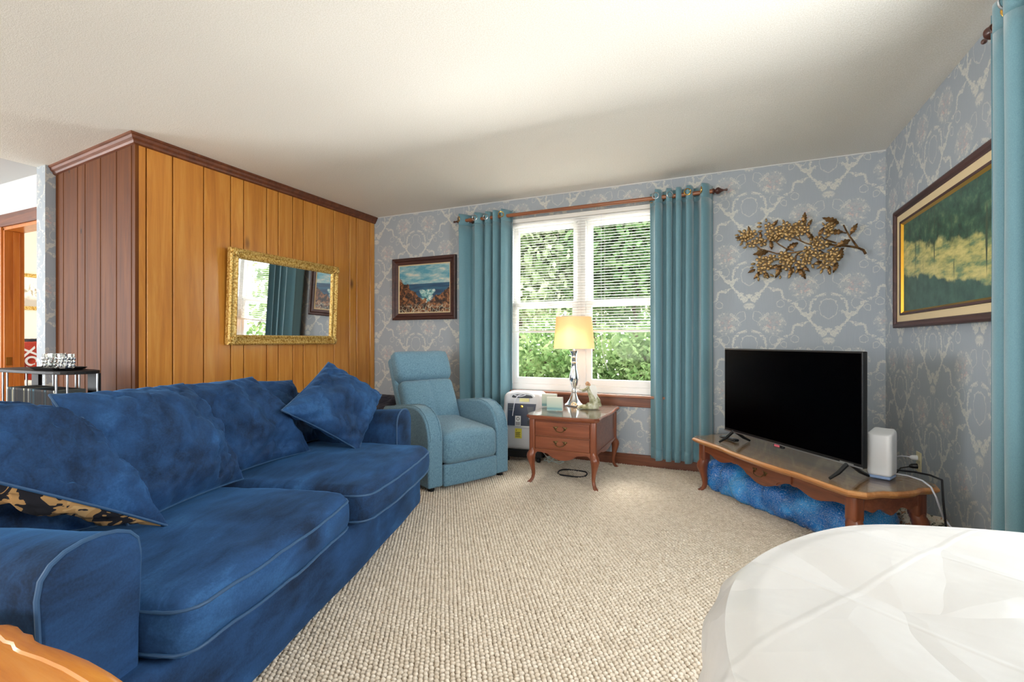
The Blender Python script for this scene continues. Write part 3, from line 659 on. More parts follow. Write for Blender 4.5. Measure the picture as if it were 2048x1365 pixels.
for pts, r in twigs:
    P = [bl_(a, b, .012 + .004 * math.sin(i * 1.7)) for i, (a, b) in enumerate(pts)]
    MB().tube(P, [r * (1 - .35 * i / (len(P) - 1)) * .85 for i in range(len(P))], 7).build('twig', 'bronze', br)
def leaf_mesh():
    m = MB(); vs = []; n = 16
    for i in range(n + 1):
        t = i / n; w = .0135 * math.sin(PI * t ** .8) * (1 + .28 * math.sin(t * 30)); zc = .010 * math.sin(PI * t)
        vs += [(t * .075, -zc, w), (t * .075, -zc - .006 * math.sin(PI * t), 0), (t * .075, -zc, -w)]
    fs = [(i * 3 + j, i * 3 + j + 1, i * 3 + j + 4, i * 3 + j + 3) for i in range(n) for j in range(2)]
    k = len(vs); vs += [(x, y + .004, z) for x, y, z in vs]; fs += [tuple(reversed([q + k for q in f])) for f in fs]
    return m.add(vs, fs)
def flower_mesh():
    m = MB()
    for k in range(5):
        a = 2 * PI * k / 5; mm = RY(-a); m.lathe([(.0001, 0), (.0038, .004), (.0086, .011), (.0072, .0165), (.0001, .0205)], 7, mm @ RY(PI / 2) @ T(0, 0, .003), sx=1, sy=.55)
    m.ball((0, -.005, 0), (.0042, .006, .0042), 7, 5); return m
lf = leaf_mesh().build('leaf', 'bronze', br); fw = flower_mesh().build('flower', 'bronze_light', br)
bud = MB().lathe([(.0001, 0), (.005, .004), (.0075, .012), (.0055, .022), (.0001, .030)], 8).build('bud', 'bronze_light', br)
def put(o, first, zx, zy, ang, s, out):
    p = bl_(zx, zy, out)
    if first: o.location = p; o.rotation_euler = (random.uniform(-.25, .25), -ang, 0); o.scale = (s, s, s); return
    share(o, br, p, (random.uniform(-.3, .3), -ang, random.uniform(-.25, .25)), (s, s, s))
leaves = [(1040, 200, 85, 1.2), (1095, 235, 60, .8), (1540, 185, 155, 1.55), (1540, 190, 175, 1.1), (1600, 310, 175, 1.35), (1700, 345, 60, 1.15), (1700, 420, 205, 1.5), (960, 460, 215, 1.35), (590, 560, 95, 1.0), (575, 470, 100, .8),
          (540, 590, 190, 1.5), (520, 420, 40, .9), (700, 340, 235, .9), (720, 770, 250, 1.45), (700, 780, 200, 1.0), (900, 800, 245, 1.2), (960, 820, 300, 1.35), (1000, 790, 320, 1.0), (430, 870, 230, 1.0), (470, 870, 310, .9), (360, 840, 205, .8),
          (1540, 720, 80, 1.3), (1520, 740, 250, 1.1), (1400, 790, 270, .9), (1300, 730, 200, .9), (1180, 430, 130, 1.2), (1250, 370, 60, 1.0), (280, 330, 100, .8), (200, 400, 170, .9), (590, 240, 50, .9), (430, 420, 90, .8), (760, 400, 150, .8), (650, 460, 60, .8)]
for i, (a, b, g, s) in enumerate(leaves): put(lf, i == 0, a, b, math.radians(g), s, .010)
flowers = [(210, 350), (265, 385), (320, 345), (390, 440), (310, 490), (460, 470), (200, 410), (540, 240), (545, 345), (615, 300), (610, 400), (690, 370), (790, 225), (735, 310), (820, 315), (900, 260), (905, 345), (985, 315), (1060, 280), (830, 385), (970, 225),
           (1390, 260), (1385, 320), (1420, 235), (1165, 460), (1225, 530), (1320, 500), (1240, 430), (1090, 575), (1130, 640), (1235, 640), (1040, 670), (1080, 730), (1330, 690), (1400, 660), (1470, 590), (1490, 680), (1420, 740), (1330, 790),
           (430, 710), (520, 720), (435, 800), (530, 800), (590, 690), (745, 650), (815, 680), (745, 720), (850, 730), (790, 800), (980, 780), (450, 860)]
for i, (a, b) in enumerate(flowers): put(fw, i == 0, a, b, random.uniform(0, 1.2), random.uniform(1.35, 1.6), .028 + random.uniform(0, .010))
buds = [(130, 360, 180), (150, 420, 190), (180, 460, 230), (240, 460, 260), (160, 320, 150), (240, 530, 190), (385, 540, 300), (450, 195, 170), (510, 180, 90), (450, 240, 180), (460, 300, 190), (735, 240, 180), (770, 190, 120), (720, 280, 180), (1070, 325, 350), (960, 220, 80), (1040, 210, 60), (1330, 230, 120),
        (1320, 410, 20), (1360, 460, 340), (1360, 590, 20), (1310, 630, 10), (990, 600, 190), (1150, 770, 290), (1190, 750, 330), (360, 760, 190), (335, 810, 200), (390, 910, 265), (400, 950, 270), (480, 910, 280), (515, 930, 290), (560, 910, 320), (690, 700, 180), (870, 790, 100), (890, 830, 280), (850, 910, 250), (710, 930, 260), (680, 860, 240), (950, 840, 250), (1040, 830, 330), (1280, 800, 210), (1300, 840, 250), (1400, 860, 280), (1020, 650, 160)]
for i, (a, b, g) in enumerate(buds):
    p = bl_(a, b, .022); rot = (0, PI / 2 - math.radians(g), 0)
    if i == 0: bud.location = p; bud.rotation_euler = rot; bud.scale = (1.15,) * 3
    else: share(bud, br, p, rot, (random.uniform(1.0, 1.3),) * 3)
# ------------------------------------------------------------------ sofa
SA = Vector((-1.29, .676, 0)); EU = Vector((-.2807, .9598, 0)); EV = Vector((-.9598, -.2807, 0))
SROT = math.atan2(EU.y, EU.x)
def sofa_pt(u, v, z): return SA + EU * u + EV * v + Vector((0, 0, z))
so = thing('sofa', 'dark blue suede two-cushion sofa along the pine panelling', 'sofa', SA, SROT)
UF = 1.765; AW = .20
def base_fn(p):
    q = p.copy(); u = p.x + (UF) / 2
    if p.y < -.3: q.y -= .030 * math.sin(PI * max(0, min(1, (u + .2) / (UF + .4)))) * (1 if p.z > .0 else 1) + fold((u, 0, p.z), .010, 3.0, 2)
    return q
MB().rbox(UF + 2 * AW - .01, .94, .275, .045, 26, base_fn, T(UF / 2, .42, 0)).build('base', 'blue_suede', so)
def arm(u0, u1, v0, v1, seed):
    w = u1 - u0; top = .625; prof = []
    n = 9
    for i in range(n + 1):
        a = PI * i / n; prof.append((u0 + w / 2 - (w / 2 + .012) * math.cos(a), .545 + (top - .545) * math.sin(a) ** .8))
    prof = [(u0, .02)] + [(u0 - .004, .3)] + prof + [(u1 + .004, .3), (u1, .02)]
    vv = [0, .012, .03] + [.03 + .97 * q / 11 for q in range(1, 11)] + [.985, 1.0]; ns = len(vv) - 1; vs = []
    for j in range(ns + 1):
        t = vv[j]; v = v0 + (v1 - v0) * t
        k = 0.955 if j in (0, ns) else 1.0
        for a, b in prof:
            c = ((u0 + u1) / 2, .33); aa = c[0] + (a - c[0]) * k; bb = c[1] + (b - c[1]) * k if b > .1 else b
            vs.append((aa + fold((aa, v, bb), .008, 5, seed), v, bb - .03 * t * (b > .4) + fold((aa, v, bb + 3), .006, 6, seed)))
    m = MB(); k = len(prof)
    fs = [(j * k + i, j * k + i + 1, (j + 1) * k + i + 1, (j + 1) * k + i) for j in range(ns) for i in range(k - 1)]
    fs += [tuple(range(k)), tuple(range(ns * k, (ns + 1) * k))]
    o = m.add(vs, fs).build('arm', 'blue_suede', so, angle=60)
    MB().tube([vs[k + i] for i in range(k)], .0052, 7).build('piping', 'suede_piping', o)
    return o
arm(-AW, 0, .0, .88, 1); arm(UF, UF + AW, .03, .88, 2)
def back_fn(p):
    q = p.copy(); q.y += .10 * max(0, p.z - .2); q.z += fold((p.x, 0, 0), .012, 3, 4); return q
MB().rbox(UF + 2 * AW, .20, .50, .07, 22, back_fn, T(UF / 2, .80, .22)).build('back', 'blue_suede', so)
def cushion(u0, u1, vf, seed):
    lx, ly, lz = u1 - u0, .60 - vf, .165; cu, cv = (u0 + u1) / 2, (vf + .60) / 2
    def fn(p):
        q = p.copy(); a = p.x / (lx / 2); b = p.y / (ly / 2); t = p.z / lz
        crown = (1 - a * a) * (1 - b * b)
        if t > .5: q.z += .030 * crown
        q.y -= .022 * (1 - a * a) * max(0, -b) * 1.0
        q.x *= 1 - .02 * b * b * (abs(b) > .8)
        q.y -= .012 * math.sin(PI * t) * max(0, -b)
        q.z += fold((p.x, p.y, t), .008, 6, seed) + fold((p.x, p.y, t), .003, 17, seed); return q
    mb = MB(); mb.rbox(lx, ly, lz, .05, 30, fn, T(cu, cv, .268)); o = mb.build('seat_cushion', 'blue_suede', so, angle=70)
    for t in (.80, .16):
        pth = []
        for i in range(41):
            f = i / 40
            r = .06; x0, x1, y0, y1 = -lx / 2, lx / 2, -ly / 2, ly / 2
            # back left, front left, front right, back right
            per = [(x0, y1 * .4), (x0, y0 + r)] + [(x0 + r - r * math.cos(a), y0 + r - r * math.sin(a)) for a in (PI / 8, PI / 4, 3 * PI / 8)] + [(x0 + r, y0)] + \
                  [(x0 + r + (x1 - x0 - 2 * r) * k / 16, y0) for k in range(1, 16)] + [(x1 - r, y0)] + [(x1 - r + r * math.sin(a), y0 + r - r * math.cos(a)) for a in (PI / 8, PI / 4, 3 * PI / 8)] + [(x1, y0 + r), (x1, y1 * .4)]
        for x, y in per:
            q = fn(Vector((x, y, lz * t))); ins = -.0005
            q.x -= math.copysign(ins, x) * (abs(x) > lx / 2 - .03); q.y += ins * (y < -ly / 2 + .03)
            pth.append(tuple(q + Vector((cu, cv, .268))))
        MB().tube(pth, .0048, 7).build('piping', 'suede_piping', o)
    return o
cushion(.006, .868, -.110, 3); cushion(.874, UF - .006, -.165, 5)

# ------------------------------------------------------------------ loose pillows on the sofa
def pillow(name, label, corners, thick, mat='blue_suede', under=None, seed=0, group=None, cat='pillow', wr=1.0, pipe='suede_piping', sag=0.0):
    P = [Vector(c) for c in corners]          # bottom-left, bottom-right, top-right, top-left seen from the front
    ctr = sum(P, Vector()) / 4; nrm = (P[1] - P[0]).cross(P[3] - P[0]).normalized()
    if (nrm.z < 0) if under else (nrm.dot(EYE - ctr) < 0): nrm = -nrm
    n = 52
    def pos(s, t, side):
        e = .045; ss = s * (1 - e * (1 - t * t)); tt = t * (1 - e * (1 - s * s)); a, b = (ss + 1) / 2, (tt + 1) / 2
        p = P[0] * (1 - a) * (1 - b) + P[1] * a * (1 - b) + P[2] * a * b + P[3] * (1 - a) * b
        k = max(0., (1 - s * s) * (1 - t * t)); h = thick * .5 * k ** .52
        d = Vector((s * 1.3, t * 1.3, seed * 2.3 + side))
        cr = abs(mnoise.noise(Vector((s * 1.6 + t * 1.2, t * 3.4 - s * 2.6, seed + side)))); cr2 = abs(mnoise.noise(Vector((s * 4.5 - t * 1.0, t * 2.0 + s, seed * 3 + side))))
        w = (mnoise.noise(d * 1.6) * .034 + (math.exp(-(cr / .07) ** 2) * -.012) + (math.exp(-(cr2 / .07) ** 2) * -.005 * (.4 + abs(t))) + mnoise.noise(d * 6) * .006) * wr * min(1, k * 3)
        r = max(abs(s), abs(t)); ed = math.sin((s * 7 + t * 5 + seed) * 3) * .004 * (r > .8) * wr
        p = p + nrm * (side * (h + w + ed * (k > .0)))
        p.z -= sag * k; return p - ctr
    vs = []; idx = {}; fs = []
    cc = [-math.cos(PI * i / n) for i in range(n + 1)]; cc = [math.copysign(abs(c) ** .9, c) for c in cc]
    def V(i, j, side):
        bd = i in (0, n) or j in (0, n); key = (i, j, 0 if bd else side)
        if key not in idx: idx[key] = len(vs); vs.append(pos(cc[i], cc[j], 0 if bd else side))
        return idx[key]
    front = []; back = []
    for i in range(n):
        for j in range(n):
            front.append((V(i, j, 1), V(i + 1, j, 1), V(i + 1, j + 1, 1), V(i, j + 1, 1)))
            back.append((V(i, j, -1), V(i, j + 1, -1), V(i + 1, j + 1, -1), V(i + 1, j, -1)))
    m = MB()
    if under:
        o = m.add(vs, front).build(name, mat, None, angle=180, label=label, cat=cat, group=group, loc=ctr)
        MB().add(vs, back).build('underside', under, o, angle=180, label='black and tan printed underside')
    else:
        o = m.add(vs, front + back).build(name, mat, None, angle=180, label=label, cat=cat, group=group, loc=ctr)
    edge = [(i, 0) for i in range(n)] + [(n, j) for j in range(n)] + [(i, n) for i in range(n, 0, -1)] + [(0, j) for j in range(n, 0, -1)]
    if pipe: MB().tube([vs[V(i, j, 1)] for i, j in edge], .0042, 6, True).build('piping', pipe, o)
    return o
G = 'loose blue pillows on the sofa'
def sp_(*c): return [sofa_pt(*q) for q in c]
pillow('throw_pillow', 'blue suede pillow in the middle of the sofa, left of the other upright one', sp_((.345, .395, .455), (.885, .40, .455), (.80, .615, .875), (.285, .615, .885)), .33, seed=1, group=G, wr=1.3)
pillow('throw_pillow', 'blue suede pillow upright right of the sofa seat gap, beside the diagonal pillow', sp_((.90, .50, .455), (1.415, .40, .455), (1.255, .63, .868), (.80, .73, .862)), .27, seed=2, group=G, wr=1.3)
pillow('throw_pillow', 'blue suede pillow at the sofa back half hidden behind the diagonal pillow', sp_((1.30, .56, .45), (1.75, .55, .45), (1.74, .72, .81), (1.27, .74, .850)), .14, seed=3, group=G)
pillow('throw_pillow', 'blue suede pillow standing on its corner against the far sofa arm', sp_((1.504, .165, .445), (1.945, .22, .705), (1.75, .48, .925), (1.15, .395, .715)), .23, seed=4, group=G, wr=1.5)
pillow('throw_pillow', 'blue pillow with tan printed underside slumped over the near sofa arm', sp_((-.12, .34, .76), (.354, .264, .462), (.20, .395, .83), (-.24, .56, .97)), .20, under='tan_print', seed=5, group=G, wr=1.2)
pillow('throw_pillow', 'blue pillow at the far left mostly hidden behind the slumped one', sp_((-.14, .50, .52), (.30, .46, .47), (.22, .64, .865), (-.16, .66, .845)), .14, seed=6, group=G)
# dark bundle between the sofa and the recliner
bb = on_y(775, 800, 3.35)
pillow('fabric_bundle', 'dark grey cloth bundle between the far sofa arm and the recliner', [(-2.98, 3.38, .35), (-2.60, 3.42, .35), (-2.60, 3.48, .57), (-2.98, 3.44, .585)], .16, 'dark_fabric', seed=9, cat='bundle', pipe=None)
MB().rbox(.46, .30, .30, .03, 6, None, T(-2.80, 3.42, 0)).build('storage_cube', 'dark_fabric', None, label='dark low cube under the cloth bundle behind the sofa arm', cat='storage cube')

# ------------------------------------------------------------------ recliner
RA = math.radians(64.5)
rc0 = on_z(857, 979, .04); rc1 = on_z(1017, 942, .04); rcc = (rc0 + rc1) / 2
RW = (rc1 - rc0).length
rec = thing('recliner', 'light blue fabric recliner with curved arms by the window curtain', 'armchair', (rcc.x, rcc.y, 0), RA)
def rarm(x0, x1, nm):
    pf = [(.0, .035), (.0, .36), (.008, .42), (.035, .485), (.08, .535), (.14, .568), (.22, .583), (.32, .580), (.45, .562), (.58, .545), (.70, .53), (.72, .50), (.72, .035)]
    o = MB().prism(pf, x0, x1, 'x').build('arm', 'teal_linen', rec, angle=30, bevel=.014)
    o.modifiers[0].segments = 3; o.modifiers[0].angle_limit = math.radians(60)
    for x in (x0 + .016, x1 - .016): MB().tube([(x, a - .002 if a < .05 else a, b + .003) for a, b in pf[1:-2]], .004, 6).build('seam', 'teal_linen', o)
AWR = .118
rarm(-RW / 2, -RW / 2 + AWR, 'l'); rarm(RW / 2 - AWR, RW / 2, 'r')
iw = RW - 2 * AWR - .006
def seat_fn(p):
    q = p.copy(); a = p.x / (iw / 2); t = p.z / .22
    if t > .5: q.z += .030 * (1 - a * a) + .035 * max(0, min(1, (p.y + .25) / .5)) * 1.0
    if p.y < -.2: q.y -= .018 * (1 - a * a) * math.sin(PI * min(1, max(0, t)))
    q.z += fold(p, .005, 7, 3); return q
MB().rbox(iw, .56, .215, .05, 18, seat_fn, T(0, .255, .178)).build('seat', 'teal_linen', rec, angle=70)
MB().rbox(iw, .05, .155, .018, 10, lambda p: p + Vector((0, -.008 * (1 - (p.x / (iw / 2)) ** 2), 0)), T(0, .012, .028)).build('footrest', 'teal_linen', rec)
lean = math.radians(-24)
BMX = T(0, .50, .33) @ RX(lean)
def bk_fn(p):
    q = p.copy(); a = p.x / .27
    if p.y < 0: q.y -= .035 * (1 - a * a) * math.sin(PI * max(0, min(1, p.z / .42))) - .010 * math.exp(-(p.x / .012) ** 2)
    q.z += fold(p, .004, 8, 6); return q
MB().rbox(iw + .01, .12, .43, .045, 24, bk_fn, BMX).build('backrest', 'teal_linen', rec, angle=70)
def hd_fn(p):
    q = p.copy(); a = p.x / .27
    if p.y < 0: q.y -= .030 * (1 - a * a * .5) * math.sin(PI * max(0, min(1, p.z / .25)))
    q.z += .008 * (abs(a) > .85) + fold(p, .004, 9, 2); return q
MB().rbox(iw + .03, .135, .265, .05, 20, hd_fn, BMX @ T(0, .002, .425)).build('headrest', 'teal_linen', rec, angle=70)
MB().rbox(iw + .02, .09, .67, .03, 10, None, BMX @ T(0, .075, 0)).build('back_shell', 'teal_linen', rec, angle=50)
BX('undercarriage', 'black_rubber', -RW / 2 + .03, RW / 2 - .03, .06, .70, .045, .18, rec)
ft = MB().lathe([(.018, 0), (.024, .006), (.027, .04), (.027, .046)], 14).build('foot', 'black_rubber', rec); ft.location = (-RW / 2 + .05, .05, 0)
for x, y in ((RW / 2 - .05, .05), (-RW / 2 + .05, .66), (RW / 2 - .05, .66)): share(ft, rec, (x, y, 0))

# ------------------------------------------------------------------ oxygen concentrator
cc_ = Vector((-1.60, 3.76, 0)); oc = thing('oxygen_concentrator', 'white medical oxygen concentrator standing between the recliner and end table', 'medical device', cc_, math.radians(8))
def ocf(p):
    q = p.copy(); t = p.z / .50
    q.x *= 1 - .10 * max(0, t - .35) ** 1.5; q.y += .05 * max(0, t - .5) * (p.y < 0); return q
MB().rbox(.37, .26, .50, .055, 14, ocf, T(0, .15, .108)).build('shell', 'concentrator_shell', oc, angle=60)
BX('base', 'black_rubber', -.17, .17, .04, .27, .045, .112, oc, bevel=.01)
cst = MB().lathe([(.0001, -.012), (.02, -.012), (.024, -.008), (.024, .008), (.02, .012), (.0001, .012)], 14, RY(PI / 2)).build('caster', 'black_rubber', oc); cst.location = (-.14, .06, .0245)
for x, y in ((.14, .06), (-.14, .25), (.14, .25)): share(cst, oc, (x, y, .0245))
hm = MB(); hm.tube([(-.10, .05, .572), (-.085, .035, .597), (-.04, .03, .605), (.04, .03, .605), (.085, .035, .597), (.10, .05, .572)], .013, 10); hm.build('handle', 'white_plastic', oc)
MB().rbox(.20, .05, .045, .02, 8, None, T(0, .055, .56)).build('handle_recess', 'grey_plastic', oc)
PM = T(0, .0115, .325) @ RX(math.radians(-4.5))
MB().prism([(-.125, 0), (.10, .0), (.125, .19), (-.125, .19)], -.004, .006, 'y', PM).build('control_panel', 'dark_panel', oc, smooth=False)
for q in range(3): MB().prism([(-.118 + q * .0, .128 + q * .021), (-.062, .128 + q * .021), (-.062, .142 + q * .021), (-.118, .142 + q * .021)], -.0065, -.004, 'y', PM).build('indicator', 'grey_plastic', oc, smooth=False)
MB().lathe([(.0001, 0), (.013, 0), (.013, .006), (.0001, .008)], 14, PM @ T(.0, -.004, .165) @ RX(PI / 2)).build('outlet_port', 'brass', oc)
MB().prism([(.045, .165), (.105, .165), (.100, .11), (.08, .09), (.058, .11)], -.0065, -.004, 'y', PM).build('gauge_plate', 'grey_plastic', oc, smooth=False)
MB().lathe([(.0001, 0), (.011, 0), (.010, .012), (.0001, .013)], 14, PM @ T(.075, -.004, .07) @ RX(PI / 2)).build('knob', 'white_plastic', oc)
MB().box(.055, .085, -.010, -.004, .012, .05, PM).build('power_switch', 'black_plastic', oc, smooth=False)
tg = MB().box(-.055, -.005, -.0105, -.0085, -.002, .085, PM).build('instruction_tag', 'white_label', oc, smooth=False)
im = MB(); im.tube([(-.03 + .013 * math.cos(a), -.011, .06 + .013 * math.sin(a)) for a in (2 * PI * i / 16 for i in range(16))], .0022, 4, True, PM)
for i in range(4): im.box(-.048 + i * .0105, -.043 + i * .0105, -.0115, -.0105, .004, .034, PM)
im.build('tag_print', 'ink', tg, smooth=False)
MB().box(.0, .075, -.0068, -.004, -.012, .0, PM).build('panel_strip', 'white_label', oc, smooth=False)
MB().box(-.02, .065, -.004, .0, .207, .236, PM).build('caution_sticker', 'pale_yellow_label', oc, smooth=False)
ys_ = MB().box(-.06, .0, .0165, .0205, .215, .30).build('warning_sticker', 'yellow_label', oc, smooth=False)
ym = MB(); ym.box(-.05, -.044, .0155, .0165, .280, .287)
for i in range(5): ym.box(-.055, -.012 - .004 * (i % 2), .0155, .0165, .226 + i * .0095, .230 + i * .0095)
ym.build('sticker_print', 'ink', ys_, smooth=False)
MB().tube([(.02, .045, .60), (-.03, .01, .585), (-.05, -.01, .555), (-.062, -.006, .50), (-.075, .0, .43), (-.078, .004, .41)], .0042, 7).build('hose', 'cord_white', oc)
hp = [(-.02 + .055 * math.cos(a), .035 + .02 * math.sin(a), .597 + .018 * math.sin(a * 1.0)) for a in (2 * PI * i / 20 for i in range(20))]
MB().tube(hp, .0045, 7, True).build('hose_coil', 'cord_white', oc)

# ------------------------------------------------------------------ cabriole-leg furniture helper
def cabriole(h, kx, ky, top=.026, knee=.036, ankle=.013, foot=.019):
    """leg from z=h down to the floor, knee pushed out along (kx,ky)"""
    d = Vector((kx, ky, 0)).normalized(); pts = []; rs = []
    for t, o, r in ((0, .0, top), (.06, .002, top), (.10, .006, top * 1.08), (.16, .014, knee * .92), (.24, .018, knee * .92), (.34, .016, knee * .78), (.48, .008, knee * .58), (.62, .0, ankle * 1.22), (.76, -.004, ankle), (.86, .002, ankle * 1.0), (.92, .014, ankle * 1.12), (.96, .028, foot * .95), (.99, .034, foot * .8), (1.0, .034, foot * .55)):
        pts.append(d * o * (h / .30) ** .5 + Vector((0, 0, h * (1 - t)))); rs.append(r)
    m = MB(); vs = []; seg = 12
    for p, r in zip(pts, rs):
        for k in range(seg): a = 2 * PI * k / seg; vs.append(p + Vector((math.cos(a) * r, math.sin(a) * r, 0)))
    fs = [(i * seg + k, i * seg + (k + 1) % seg, (i + 1) * seg + (k + 1) % seg, (i + 1) * seg + k) for i in range(len(pts) - 1) for k in range(seg)] + [tuple(range(seg)), tuple(range((len(pts) - 1) * seg, len(pts) * seg))]
    return m.add(vs, fs)
def ear(h, d, s=.02):
    m = MB(); d = Vector(d).normalized(); m.tube([Vector((0, 0, h)) + d * .0, Vector((0, 0, h - .012)) + d * .022, Vector((0, 0, h - .05)) + d * .036], [s * .9, s, s * .5], 8); return m
def top_outline(x0, x1, y0, y1, bow=.012, n=10, cr=.03):
    """a rectangle with serpentine edges and clipped ogee corners"""
    pts = []
    def edge(a, b, nx, ny):
        for i in range(n + 1):
            t = i / n; s = bow * (math.sin(PI * t) ** 2 - .75 * math.exp(-((t - .22) / .07) ** 2) - .75 * math.exp(-((t - .78) / .07) ** 2))
            pts.append((a[0] + (b[0] - a[0]) * t + nx * s, a[1] + (b[1] - a[1]) * t + ny * s))
    edge((x0 + cr, y0), (x1 - cr, y0), 0, -1); edge((x1, y0 + cr), (x1, y1 - cr), 1, 0)
    edge((x1 - cr, y1), (x0 + cr, y1), 0, 1); edge((x0, y1 - cr), (x0, y0 + cr), -1, 0)
    return pts
def slab(pts, prof):
    """stacked outlines: prof = (inset, z) pairs"""
    n = len(pts); cx = sum(p[0] for p in pts) / n; cy = sum(p[1] for p in pts) / n
    ex = max(p[0] for p in pts) - cx; ey = max(p[1] for p in pts) - cy; vs = []
    for i, z in prof:
        for x, y in pts: vs.append((cx + (x - cx) * (1 - i / ex), cy + (y - cy) * (1 - i / ey), z))
    fs = [(k * n + i, k * n + (i + 1) % n, (k + 1) * n + (i + 1) % n, (k + 1) * n + i) for k in range(len(prof) - 1) for i in range(n)] + [tuple(range(n)), tuple(range((len(prof) - 1) * n, len(prof) * n))]
    return MB().add(vs, fs)
def bail_pull(w=.07):
    m = MB(); m.tube([(-w / 2, 0, .004), (-w / 2 * .96, -.012, -.004), (-w / 2 * .7, -.017, -.016), (-w * .2, -.018, -.019), (0, -.019, -.022), (w * .2, -.018, -.019), (w / 2 * .7, -.017, -.016), (w / 2 * .96, -.012, -.004), (w / 2, 0, .004)], .0028, 7)
    for s in (-1, 1):
        m.ball((s * w / 2, -.002, .004), (.010, .003, .013), 9, 6); m.ball((s * (w / 2 + .012), -.001, .010), (.008, .002, .006), 8, 5); m.ball((s * (w / 2 - .012), -.001, .013), (.008, .002, .005), 8, 5)
    return m
# ------------------------------------------------------------------ end table
ex0, ex1, ey0, ey1 = -1.335, -.825, 3.285, 3.99
et = thing('end_table', 'cherry wood two-drawer end table with glass top below the window', 'table', (ex0, ey0, 0)); ew, ed = ex1 - ex0, ey1 - ey0
slab(top_outline(-.022, ew + .022, -.022, ed + .022, .010), [(.012, .478), (.004, .486), (0, .494), (0, .500), (.006, .508)]).build('tabletop', 'cherry_wood', et, angle=30)
slab(top_outline(-.014, ew + .014, -.014, ed + .014, .010), [(.0015, .509), (0, .511), (0, .5145), (.0015, .516)]).build('glass_top', 'table_glass', et, angle=30)
BX('case', 'cherry_wood', .012, ew - .012, .012, ed - .012, .235, .480, et)
for x in (0, ew):
    for y in (0, ed):
        MB().rbox(.046, .046, .26, .012, 3, None, T(min(max(x, .023), ew - .023), min(max(y, .023), ed - .023), .225)).build('corner_post', 'cherry_wood_upright', et)
        kx, ky = (-1 if x == 0 else 1), (-1 if y == 0 else 1)
        lx_, ly_ = min(max(x, .024), ew - .024), min(max(y, .024), ed - .024)
        l = cabriole(.265, kx, ky).build('leg', 'cherry_wood_upright', et, angle=60); l.location = (lx_, ly_, 0)
def scallop(L, h, z1, deep, n=40):
    pts = []
    for i in range(n + 1):
        t = i / n; c = abs(t - .5) * 2
        z = -deep * (.55 + .45 * math.cos(PI * c * 1.0)) * (1 - .35 * math.exp(-((c - .55) / .09) ** 2)) if c < .80 else -deep * .06 - deep * .5 * ((c - .80) / .20) ** 2
        pts.append((L * t, z1 + z))
    return pts + [(L, h), (0, h)]
MB().prism(scallop(ew - .09, .26, .25, .062), .006, .020, 'y', T(.045, 0, 0)).build('apron', 'cherry_wood', et, smooth=False)
for s in (0, 1): MB().prism([(a, b) for a, b in scallop(ed - .09, .26, .25, .035)], (.006, ew - .020)[s], (.020, ew - .006)[s], 'x', T(0, .045, 0)).build('side_apron', 'cherry_wood', et, smooth=False)
for z0_, z1_ in ((.362, .462), (.262, .352)):
    dr = MB().box(.050, ew - .050, .000, .016, z0_, z1_).build('drawer', 'cherry_wood', et, smooth=False, bevel=.004)
    bail_pull().build('pull', 'antique_brass', dr, loc=(ew / 2 - .01, -.001, (z0_ + z1_) / 2 + .006))
    BX('cock_bead', 'rod_wood', .046, ew - .046, .004, .014, z0_ - .006, z0_ - .001, dr)

# ------------------------------------------------------------------ things on the end table
ZT = .516
lp = on_z(1148, 811, ZT)
la = thing('table_lamp', 'silver baluster table lamp with glowing drum shade on the end table', 'lamp', (lp.x, lp.y, ZT))
lpz = [(.078, 0), (.080, .008), (.072, .016), (.060, .024), (.040, .052), (.026, .085), (.020, .105), (.026, .112), (.022, .122), (.018, .135), (.019, .15), (.032, .185), (.040, .215), (.037, .25), (.026, .30), (.020, .345), (.022, .352), (.026, .358), (.019, .365), (.018, .395), (.023, .402), (.019, .410), (.024, .432), (.036, .452), (.037, .458), (.008, .460), (.008, .50), (.0001, .50)]
MB().lathe(lpz, 30).build('base', 'chrome', la)
sh = [(.172, .475), (.170, .480), (.150, .742), (.1485, .745)]
shp = MB(); seg = 40
vs = [(r * math.cos(2 * PI * k / seg), r * math.sin(2 * PI * k / seg), z) for r, z in sh for k in range(seg)]
shp.add(vs, [(i * seg + k, i * seg + (k + 1) % seg, (i + 1) * seg + (k + 1) % seg, (i + 1) * seg + k) for i in range(3) for k in range(seg)]).build('shade', 'lamp_shade', la)
for r, z in ((.171, .477), (.149, .743)): MB().tube([(r * math.cos(2 * PI * k / 40), r * math.sin(2 * PI * k / 40), z) for k in range(40)], .0022, 5, True).build('shade_rim', 'lamp_linen', la)
spd = MB()
for k in range(3): a = 2 * PI * k / 3; spd.tube([(0, 0, .735), (.148 * math.cos(a), .148 * math.sin(a), .740)], .0015, 5)
spd.build('spider', 'chrome', la)
MB().lathe([(.0001, .50), (.013, .502), (.014, .52), (.022, .545), (.030, .575), (.026, .60), (.012, .615), (.0001, .618)], 16).build('bulb', 'bulb_glow', la)
pl_ = bpy.data.lights.new('lamp_bulb_light', 'POINT'); pl_.energy = 2.0; pl_.color = (1, .46, .20); pl_.shadow_soft_size = .04
plo = bpy.data.objects.new('lamp_bulb_light', pl_); C.objects.link(plo); plo.parent = la; plo.location = (0, 0, .56)
# two photo blocks
for (px_, py_, lab) in ((1109, 822, 'small photo block with a misty sea print, front one of the pair'), (1098, 814, 'small cream photo block, rear one of the pair on the end table')):
    c = on_z(px_, py_, ZT); b = thing('photo_block', lab, 'photo block', (c.x, c.y, ZT), math.radians(6), 'photo blocks on the end table')
    MB().box(-.062, .062, 0, .034, 0, .105).build('block', 'white_linen', b, smooth=False, bevel=.003)
    MB().box(-.060, .060, -.0015, 0, .002, .100).build('picture_face', 'misty_print', b, smooth=False)
